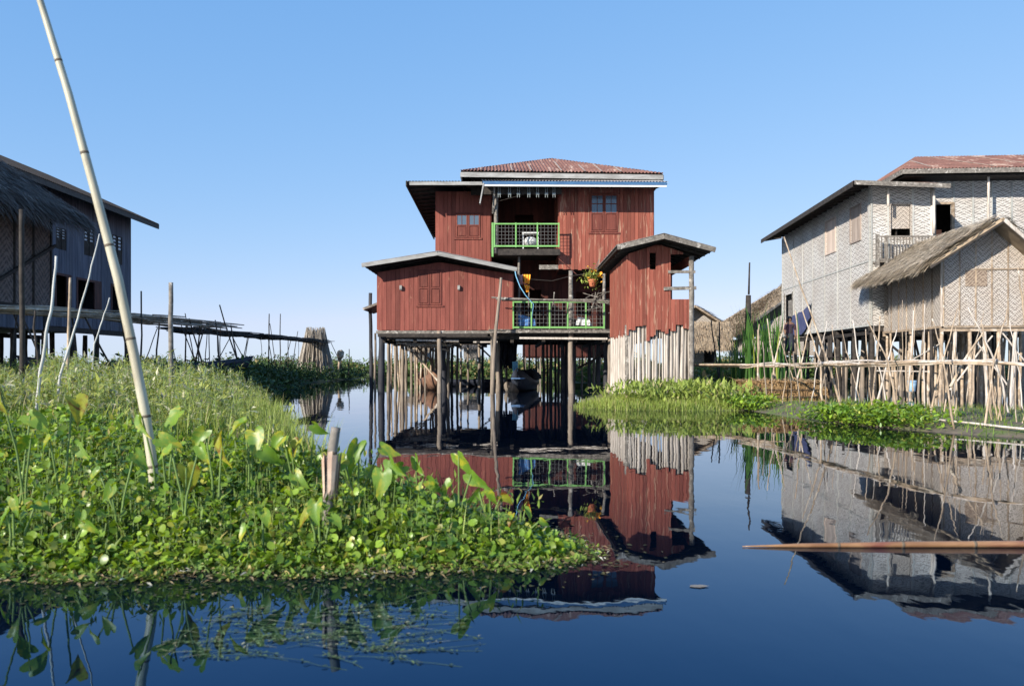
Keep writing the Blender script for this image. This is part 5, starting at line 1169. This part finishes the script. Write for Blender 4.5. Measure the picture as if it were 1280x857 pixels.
# more free-standing mooring posts right of the house
# ------------------------------------------------------------------ person by the woven house
def person(loc, hgt):
    x, y, z = loc; k = hgt/1.65
    t = thing('person', 'dark-haired person in plum top standing beside the indigo cloth behind the reeds', 'person', loc)
    def J(a, b, c): return (x+a*k, y+b*k, z+c*k)
    def skin(name, verts, edges, rad, m, parent):
        me = bpy.data.meshes.new(name); me.from_pydata([tuple(Vector(v)-Vector(loc)) for v in verts], edges, []); o = bpy.data.objects.new(name, me); col.objects.link(o); o.parent = parent; WL[o.name] = Vector(loc)
        sm = o.modifiers.new('skin', 'SKIN'); 
        if not me.skin_vertices: me.skin_vertices.new()
        for i, r in enumerate(rad): me.skin_vertices[0].data[i].radius = (r*k, r*k) if not isinstance(r, tuple) else (r[0]*k, r[1]*k)
        me.skin_vertices[0].data[0].use_root = True
        sb = o.modifiers.new('sub', 'SUBSURF'); sb.levels = 2; sb.render_levels = 2; me.materials.append(m)
        return o
    V_ = [J(0,0,.88), J(0,0,1.05), J(0,0,1.25), J(0,0,1.38), J(0,-.01,1.45), J(0,-.015,1.52), J(0,-.01,1.60),
          J(-.17,0,1.34), J(-.22,-.03,1.08), J(-.20,-.16,.88), J(-.19,-.22,.82), J(.17,0,1.34), J(.23,-.02,1.07), J(.19,-.15,.88), J(.18,-.21,.82),
          J(-.09,0,.8), J(-.10,-.02,.46), J(-.10,.02,.08), J(-.10,-.12,.03), J(.09,0,.8), J(.10,-.03,.46), J(.10,.02,.08), J(.10,-.12,.03)]
    E_ = [(0,1),(1,2),(2,3),(3,4),(4,5),(5,6),(3,7),(7,8),(8,9),(9,10),(3,11),(11,12),(12,13),(13,14),(0,15),(15,16),(16,17),(17,18),(0,19),(19,20),(20,21),(21,22)]
    R_ = [(.14,.10),(.12,.09),(.14,.10),(.11,.08),.05,.085,.085,.06,.045,.036,.036,.06,.045,.036,.036,.085,.06,.04,.035,.085,.06,.04,.035]
    skin('body', V_, E_, R_, SKIN, t)
    skin('shirt', [J(0,0,.86), J(0,0,1.05), J(0,0,1.26), J(0,0,1.37), J(-.18,0,1.33), J(-.23,-.03,1.08), J(.18,0,1.33), J(.24,-.02,1.07)], [(0,1),(1,2),(2,3),(3,4),(4,5),(3,6),(6,7)], [(.16,.12),(.145,.11),(.165,.12),(.12,.09),.08,.065,.08,.065], SHIRT, t)
    mb = MB(); mb.tube([J(0,0,.2), J(0,0,.55), J(0,0,.85), J(0,0,.95)], [.2*k,.19*k,.175*k,.15*k], 14); mb.build('sarong', SARONG, t, True)
    mb = MB()
    for i in range(7):
        pass
    mb.tube([J(0,.03,1.44), J(0,.045,1.50), J(0,.03,1.58), J(0,.015,1.645), J(0,.01,1.68)], [.05*k,.10*k,.115*k,.095*k,.03*k], 14); mb.build('hair', HAIR, t, True)
    mb = MB()
    for sx in (-1,1):
        for i in range(4):
            b0 = Vector(J(sx*.185+(i-1.5)*.018,-.235,.80)); mb.tube([b0, b0+Vector((0,-.02,-.035))*k, b0+Vector((0,-.012,-.07+.006*abs(i-1.5)))*k], [.009*k,.008*k,.006*k], 6)
        b0 = Vector(J(sx*.15,-.22,.82)); mb.tube([b0, b0+Vector((-sx*.02,-.03,-.03))*k], [.010*k,.008*k], 6)
    mb.build('fingers', SKIN, t, True)
    mb = MB()
    for sx in (-1,1): mb.tube([J(sx*.03,-.095,1.54),J(sx*.03,-.103,1.54)], [.013*k,.008*k], 8)
    mb.build('eyes', HAIR, t)
    mb = MB(); mb.tube([J(0,-.088,1.545),J(0,-.115,1.515),J(0,-.095,1.5)], [.008*k,.016*k,.01*k], 8); mb.build('nose', SKIN, t)
    return t
pl = W(987, 447, 33.5)
person((pl.x, pl.y, Zp(396,33.5)-1.64), 1.64)
t = thing('landing_stage', 'dark bamboo landing stage under the standing person behind the reeds', 'landing stage', (pl.x, pl.y, 0))
zs = Zp(396,33.5)-1.66
m = MB()
for i in range(16): m.beam((pl.x-1.2+i*.22, pl.y-.7, zs-.03), (pl.x-1.2+i*.22+rnd(-.05,.05), pl.y+1.0, zs-.03), .17, .04)
m.build('deck', DARK, t)
for sx in (-1.1, .2, 1.5, 2.0):
    for sy in (-.6, .9): mb = MB(); mb.rough_tube((pl.x+sx,pl.y+sy,-.5),(pl.x+sx,pl.y+sy,zs+(.9 if sx > 1 else 0)),.06,.055,4,.02,7); mb.build('leg', DARK, t)

# ------------------------------------------------------------------ reeds beside the red tower
random.seed(51)
def reed(px, D, hp, n, label, spread=.5, wd=.05):
    c = W(px, 470, D); c.z = .1
    t = thing('reed_clump', label, 'reeds', c, 'reed clumps behind the mud bank')
    Hh = (Zp(hp, D)-.1)
    k = n; pos = np.tile(np.array(c), (k,1))+np.stack([G(0,spread,k),G(0,.3,k),np.zeros(k)],1); L_ = Hh*U(.55,1.05,k)
    V,Fs = inst(T_BLADE, F_BLADE, pos, U(-PI,PI,k), PI/2-np.abs(G(0,.13,k)), G(0,.3,k), L_, wd/L_); mesh_obj('blades', V, Fs, L_REED, t)
    mb = MB()
    for i in range(6): a_ = c+Vector((rnd(-spread,spread),rnd(-.2,.2),0)); mb.tube([a_, a_+Vector((rnd(-.1,.1),0,Hh*rnd(.5,.8)))], [.03,.015], 5)
    mb.build('stems', L_REED, t)
reed(921, 30, 402, 26, 'short clump of green reeds nearest the doorway of the thatched hut', .25)
reed(938, 30, 382, 22, 'tall loose reeds around the dark pole', .35)
reed(957, 28, 378, 75, 'thickest and brightest clump of reeds right of the dark pole', .38, .07)
reed(978, 29, 425, 34, 'low leaning reeds in front of the standing person', .4)
mb = MB(); P = [W(937,328,31), W(936,368,31), W(935.5,369,31), W(935,420,31), W(934,470,31)]; P[-1].z = 0
mb.tube([P[0],P[1]], [.03,.04], 7); mb.tube(P[2:], [.10,.13,.14], 8)
single(mb, 'dark_pole', DARK, 'tall dark pole with a thin tip standing among the reeds', 'pole', (P[-1].x,P[-1].y,0))
for (px, y0, D, lab, x2) in ((899, 402, 33, 'thin dark upright stake in front of the small thatched hut', 899.5), (889, 400, 34, 'thin leaning stake left of the upright stake before the thatched hut', 900)):
    mb = MB(); a_ = W(x2, 480, D); a_.z = 0; mb.rough_tube(a_, W(px,y0,D), .04, .025, 5, .02, 6); single(mb, 'stake', DARK, lab, 'stake', a_)
# walkway rail between the tower and the fence
m = MB()
for k in range(3): m.rough_tube(W(868,455.5+k*.8,27+k*.2), W(965+8*k,456+k,24), .035, .03, 5, .015, 7)
single(m, 'bamboo_beam', BAM, 'long horizontal bamboo beam leading from the tower to the fence', 'beam', W(868,458,27))
# golden reed bundle
random.seed(61)
t = thing('reed_bundle', 'golden bundle of cut reeds lying on the bank behind the fence', 'reed bundle', (Xp(975,23.2),23.2,.1))
x0, x1 = Xp(927,23.2), Xp(1027,23.2); rows = []
k = 5200; x = RNG.uniform(x0, x1, k); hz = .62-.18*np.clip((x-x0-1.2)/1.1,0,1)**2; yb = 22.6+.25*U(0,1,k)
zz = U(.0,1,k)*hz+.12; L_ = U(.15,.4,k)
V,Fs = inst(T_BLADE, F_BLADE, np.stack([x,yb+.25*zz,zz],1), U(-.4,.4,k), G(-1.2,.25,k), G(0,.2,k), L_, .03/L_)
V2,F2 = inst(T_BLADE, F_BLADE, np.stack([RNG.uniform(x0,x1,1500),U(22.7,23.8,1500),.1+.56*np.ones(1500)+G(0,.03,1500)],1), U(-.6,.6,1500), G(0,.15,1500), G(0,.2,1500), U(.3,.6,1500), np.full(1500,.06))
Vj,Fj = join_np([(V,Fs),(V2,F2)]); mesh_obj('reeds', Vj, Fj, HAY, t)
mb = MB(); mb.hex([(x0+.03,22.75,.05),(x1-.1,22.75,.05),(x1-.1,23.8,.05),(x0+.03,23.8,.05),(x0+.05,22.95,.68),(x1-.5,22.95,.6),(x1-.5,23.7,.56),(x0+.05,23.7,.68)]); mb.build('core', HAY, t)
mb = MB()
for zc in (.28, .48): mb.tube([(x0,22.58+.25*zc,zc),((x0+x1)/2,22.55+.25*zc,zc-.02),(x1-.3,22.6+.25*zc,zc)], .014, 5)
mb.build('ties', DARK, t)

# ------------------------------------------------------------------ crossed bamboo fence
random.seed(71)
FN = thing('bamboo_fence', 'rickety fence of thin crossed bamboo poles lashed to a long rail on the mud bank', 'fence', (Xp(1110,16.5),16.5,.1))
poles = [([(947,502),(948,455),(949,405)],.030),([(951,502),(948,455),(947,412)],.022),([(974,500),(967,455),(959,398)],.026),([(962,500),(968,455),(981,400)],.026),
 ([(990,500),(1001,455),(1015,398)],.026),([(1004,500),(1000,455),(994,388)],.028),([(1028,511),(1025,452),(1003,388)],.030),([(1068,506),(1074,455),(1066,400)],.026),([(1052,508),(1036,455),(980,296)],.034),
 ([(1095,505),(1110,450),(1121,412)],.026),([(1126,526),(1110,452),(1084,400)],.030),([(1160,521),(1179,449),(1197,385)],.026),([(1192,531),(1179,446),(1165,398)],.028),
 ([(1230,532),(1243,449),(1259,386)],.028),([(1264,522),(1245,452),(1210,384)],.032),([(1187,478),(1207,447),(1230,413)],.040),([(1109,505),(1098,455),(1090,395)],.018),
 ([(1014,503),(1022,455),(1034,400)],.016),([(1052,503),(1044,455),(1040,405)],.014),([(1120,500),(1128,450),(1128,375)],.014),([(1156,512),(1155,455),(1156,380)],.018),([(1076,500),(1062,455),(1052,410)],.014),
 ([(1206,520),(1212,455),(1230,388)],.014),([(1280,515),(1272,455),(1262,400)],.018),([(1284,420),(1278,375),(1272,334)],.03),([(1133,510),(1140,450),(1146,392)],.014),([(1240,525),(1236,455),(1226,400)],.016),([(1000,498),(985,455),(975,420)],.013)]
for (pp, r) in poles:
    yb = max(pp[0][1], 497); D = min(24, 1080/(yb-HY)) if yb < 535 else 13.6
    if pp[0][1] < 490: D = 15
    mb = MB(); P = [W(a, b, D+.0*i) for i, (a, b) in enumerate(pp)]; P[0].z = max(P[0].z, .0)-.08
    Q_ = []
    for i in range(2):
        for k in range(5): Q_.append(P[i].lerp(P[i+1], k/5)+Vector((rnd(-.012,.012)*D/16, rnd(-.02,.02), 0)))
    Q_.append(P[2]); s_ = D/17*.78
    mb.tube(Q_, [r*s_*(1.15-.7*i/len(Q_)) for i in range(len(Q_))], 7); mb.build('pole', BAM if random.random() < .8 else SLAT, FN, True)
for k in range(30):
    px = rnd(945, 1283); f = (px-925)/375; D = 22.5-8.8*f; lean_ = rnd(-22, 22); yb = HY+1080/D; mb = MB()
    P0 = W(px, yb, D); P0.z = -.05; P1 = W(px+lean_*.45, rnd(400, 445) if random.random() < .6 else rnd(452, 470), D); P1 = P1 if P1.z > .6 else P1+Vector((0,0,.5))
    mb.rough_tube(P0, P1, rnd(.010,.019)*D/17, rnd(.006,.011)*D/17, 6, .02, 6); mb.build('pole', BAM if k % 4 else POST, FN, True)
for k in range(6):
    pts = []; ctrl = [(925,455.5,24.5),(965,455,23),(1000,456,21),(1050,454,18.5),(1108,454.5,16.5),(1180,452,15),(1243,452.5,14.2),(1300,455,13.6)]
    s0 = random.choice((0,0,1,2)) if k else 0; s1 = random.choice((6,7,8,8)) if k else 8
    for (a, b, D) in ctrl[s0:s1]: pts.append(W(a, b+rnd(-3.2,4.5), D+rnd(-.1,.1)))
    dn = []
    for p, q in zip(pts[:-1], pts[1:]):
        for i in range(4): dn.append(p.lerp(q, i/4)+Vector((0,rnd(-.01,.01),rnd(-.018,.018))))
    dn.append(pts[-1]); mb = MB(); mb.tube(dn, [rnd(.015,.025) for _ in dn], 7); mb.build('rail', BAM if k % 3 else SLAT, FN, True)
for (px, py, D) in ((967,456,23),(1002,456,21),(1025,454,18.8),(1110,452,16.5),(1179,449,15.1),(1244,451,14.2)):
    mb = MB(); c = W(px, py, D-.03)
    for i in range(7): a = rnd(0,PI); d = Vector((math.cos(a),rnd(-.2,.2),math.sin(a)))*.07; mb.tube([c-d, c+Vector((0,-.05,0)), c+d+Vector((0,0,-.02))], [.008,.011,.006], 5)
    mb.build('lashing', SLAT, FN)
# a fallen pole along the muddy shore
mb = MB(); mb.rough_tube(W(1158,524,15.2)+Vector((0,0,.02)), W(1300,541,13.0)+Vector((0,0,.04)), .018, .022, 7, .01, 7)
single(mb, 'fallen_pole', SLAT, 'thin pale pole lying along the muddy shore below the fence', 'pole', W(1230,533,14))
# second walkway rail behind with loose poles leaning at the hut
random.seed(77)
lean = [(1090,500,1100,395,26),(1134,500,1142,388,27),(1215,505,1219,430,24),(1262,505,1268,425,24),(1245,500,1228,405,24)]
for i, (a, b, c_, d_, D) in enumerate(lean):
    lab = ['thin leaning pole under the left corner of the hut thatch','slim pole beside the blue bucket','stout pole between the two rightmost fence crossings','stout pole at the far right before the hut','slanting pole crossing behind the rightmost fence crossing'][i]
    P0 = W(a, b, D); P0.z = -.3; mb = MB(); mb.rough_tube(P0, W(c_, d_, D), .035, .025, 6, .02, 7); single(mb, 'leaning_pole', SLAT if i % 2 else BAM, lab, 'pole', (P0.x, P0.y, 0))

# ------------------------------------------------------------------ floating bamboo at the right
c0 = W(928,683.5,5.25); c1 = W(1000,683,5.25); c2_ = W(1300,680,5.25); c3_ = W(1420,680,5.3)
bamboo('floating_bamboo', [Vector((c3_.x,c3_.y,.022)), Vector((c2_.x,c2_.y,.022)), Vector((W(1120,683,5.25).x,5.25,.018)), Vector((c1.x,5.25,.012)), Vector((c0.x,5.25,.006))], [.024,.023,.020,.014,.003], FLOATB,
       'wet orange-brown bamboo pole floating level on the water at the right', knots=[.22,.42,.60,.76])
# pale scraps floating
for (px, py, lab) in ((873,733,'small pale scrap floating alone on the open water'),):
    D = 1200/(py-HY); mb = MB(); x = Xp(px,D); mb.add([(x-.05,D-.01,.004),(x+.0,D-.03,.004),(x+.06,D,.006),(x+.02,D+.03,.004),(x-.04,D+.02,.005)],[(0,1,2,3,4)]); single(mb,'floating_scrap',GREY,lab,'scrap',(x,D,0))

# ------------------------------------------------------------------ left dark house and hut
random.seed(81)
LH = thing('plank_house', 'shaded grey plank house on stilts with long sloping roof at the left edge', 'house', (-21, 33, 0))
hx = -18.6
def wy(px): return hx/((px-640)/F)
wins = []
for (a, b, yt, yb_) in ((69,82,285,312),(104,117,285,320),(140,152,295,330)):
    y0, y1 = wy(a), wy(b); wins.append((y0, y1, 1.2+(HY-yb_)/F*(y0+y1)/2, 1.2+(HY-yt)/F*(y0+y1)/2))
low = []
for (a, b, yt, yb_) in ((69,86,345,384),(96,124,352,386),(139,149,358,392)):
    y0, y1 = wy(a), wy(b); low.append((y0, y1, 1.2+(HY-yb_)/F*(y0+y1)/2, 1.2+(HY-yt)/F*(y0+y1)/2))
Y0 = 20.
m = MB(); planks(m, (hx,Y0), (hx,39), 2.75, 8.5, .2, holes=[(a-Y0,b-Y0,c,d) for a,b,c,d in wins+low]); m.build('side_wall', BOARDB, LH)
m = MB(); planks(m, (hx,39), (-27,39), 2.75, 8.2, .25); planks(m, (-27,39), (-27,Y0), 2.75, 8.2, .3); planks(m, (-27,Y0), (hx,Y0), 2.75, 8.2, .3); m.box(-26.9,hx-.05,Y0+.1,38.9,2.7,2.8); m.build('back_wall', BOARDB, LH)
m = MB(); m.box(hx-2.6,hx-2.5,Y0+.1,38.9,2.8,8.2); m.build('inner_partition', DARK, LH)
for (a,b,c,d) in wins:
    f = MB(); cm = (a+b)/2
    for (p, q) in ((a,cm-.02),(cm+.02,b)):
        f.box(hx-.02,hx+.03,p,p+.06,c,d); f.box(hx-.02,hx+.03,q-.06,q,c,d)
        for i in range(5): z = c+(d-c)*(.5+.5*i/4); f.box(hx-.02,hx+.03,p+.06,q-.06,z-.03,z+.03)
        f.box(hx-.02,hx+.025,p+.06,q-.06,c,c+(d-c)*.5)
    w_ = f.build('window', DARK, LH)
    g = MB(); g.box(hx-.012,hx-.004,a+.05,b-.05,c+(d-c)*.5,d); g.build('pane', mat('pale_glass_%d' % int(a*3), (.45,.55,.68), None, (1,1,1), 0, .1, spec=.8), w_)
for i, (a,b,c,d) in enumerate(low):
    f = MB()
    f.box(hx-.03,hx+.06,a-.1,a,c-.1,d+.1); f.box(hx-.03,hx+.06,b,b+.1,c-.1,d+.1); f.box(hx-.03,hx+.055,a,b,d,d+.1); f.box(hx-.03,hx+.055,a,b,c-.1,c)
    f.box(hx+.04,hx+.09,b-.3*(b-a),b+.05,c,d)
    f.build('shutter', mat('shutter_wood_%d' % i, (.11,.05,.04), (.07,.035,.03), (5,5,1), .1, .8), LH)
s = MB(); ex, ez_ = -17.6, 8.12
s.slab([(ex,19,ez_),(ex,39.8,ez_),(-23,39.8,ez_+2.4),(-23,19,ez_+2.4)], .12); s.slab([(-28.6,19,ez_),(-28.6,39.8,ez_),(-23.003,39.8,ez_+2.4),(-23.003,19,ez_+2.4)], .12); r = s.build('roof', DARK, LH)
c = MB(); corr(c, (ex+.05,19,ez_+.03),(ex+.05,39.8,ez_+.03), lambda t: (-23,19+20.8*t,ez_+2.46)); c.build('roof_sheet', DARK, r)
b = MB(); b.beam((ex,19,ez_-.08),(ex,39.85,ez_-.08),.05,.24); b.build('fascia', mat('dark_fascia_wood', (.10,.09,.08), (.06,.055,.05), (9,9,9), .1, .9), r)
for i in range(23): b = MB(); y = 19.5+i*.9; b.beam((ex-.05,y,ez_-.12),(hx,y,ez_+.45),.07,.1); b.build('rafter', DARK, r)
b = MB(); b.beam((hx+.05,Y0,2.62),(hx+.05,39,2.62),.12,.2); b.beam((-23,Y0,2.5),(-23,39,2.5),.15,.2); b.build('floor_beam', DARK, LH)
for y in (22,25,27.5,30,32,34,36,38.8):
    for x in (hx-.1, -20.7, -23, -26.8):
        mb = MB(); mb.rough_tube((x,y,-.3),(x,y,2.6),.12,.11,4,.02,8); mb.build('stilt', DARK, LH, True)
# woven hut with thatch in front of it
LT_ = thing('thatched_hut', 'shaded brown woven hut with shaggy grey thatch at the left edge', 'hut', (-17, 22, 0))
wx = -15.6
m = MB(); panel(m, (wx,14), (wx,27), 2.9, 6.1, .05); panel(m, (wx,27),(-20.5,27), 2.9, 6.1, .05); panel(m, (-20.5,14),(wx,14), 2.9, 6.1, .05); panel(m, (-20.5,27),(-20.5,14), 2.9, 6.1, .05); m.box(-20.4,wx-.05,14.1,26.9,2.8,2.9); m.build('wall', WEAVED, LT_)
b = MB()
for i in range(14): y = 14.1+i*.99; b.box(wx+.05,wx+.09,y-.04,y+.04,2.9,6.1)
b.box(wx+.05,wx+.11,14,27,2.95,3.1); b.beam((wx+.15,23,3.2),(wx+.2,27,5.2),.07,.09); b.build('battens', DARK, LT_)
m = MB(); planks(m, (wx-.1,14),(wx-.1,27),2.35,2.88,.22); m.build('base_boards', BOARDB, LT_)
s = MB(); a0, a1, b0, b1 = Vector((-14.85,13,6.15)), Vector((-14.85,27.7,6.15)), Vector((-18.2,13,8.4)), Vector((-18.2,27.7,8.4))
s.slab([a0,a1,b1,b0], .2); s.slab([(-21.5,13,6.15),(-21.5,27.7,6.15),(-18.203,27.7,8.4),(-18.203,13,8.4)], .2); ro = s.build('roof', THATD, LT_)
V,Fs = join_np([thatch(None, a0,a1,b0,b1, 12000, .45, .065, .55, .24, seed=31), thatch(None, a0+Vector((.1,0,-.1)),a1+Vector((.1,.15,-.1)),a0+Vector((-.4,0,.3)),a1+Vector((-.4,.15,.3)), 4500, .5, .035, .7, .12, seed=32)])
mesh_obj('thatch_straw', V, Fs, THATD, ro)
for y in (15,18,21,24,26.8):
    for x in (wx-.05, -18, -20.4): mb = MB(); mb.rough_tube((x,y,-.2),(x,y,2.9),.09,.08,4,.02,8); mb.build('stilt', DARK, LT_, True)
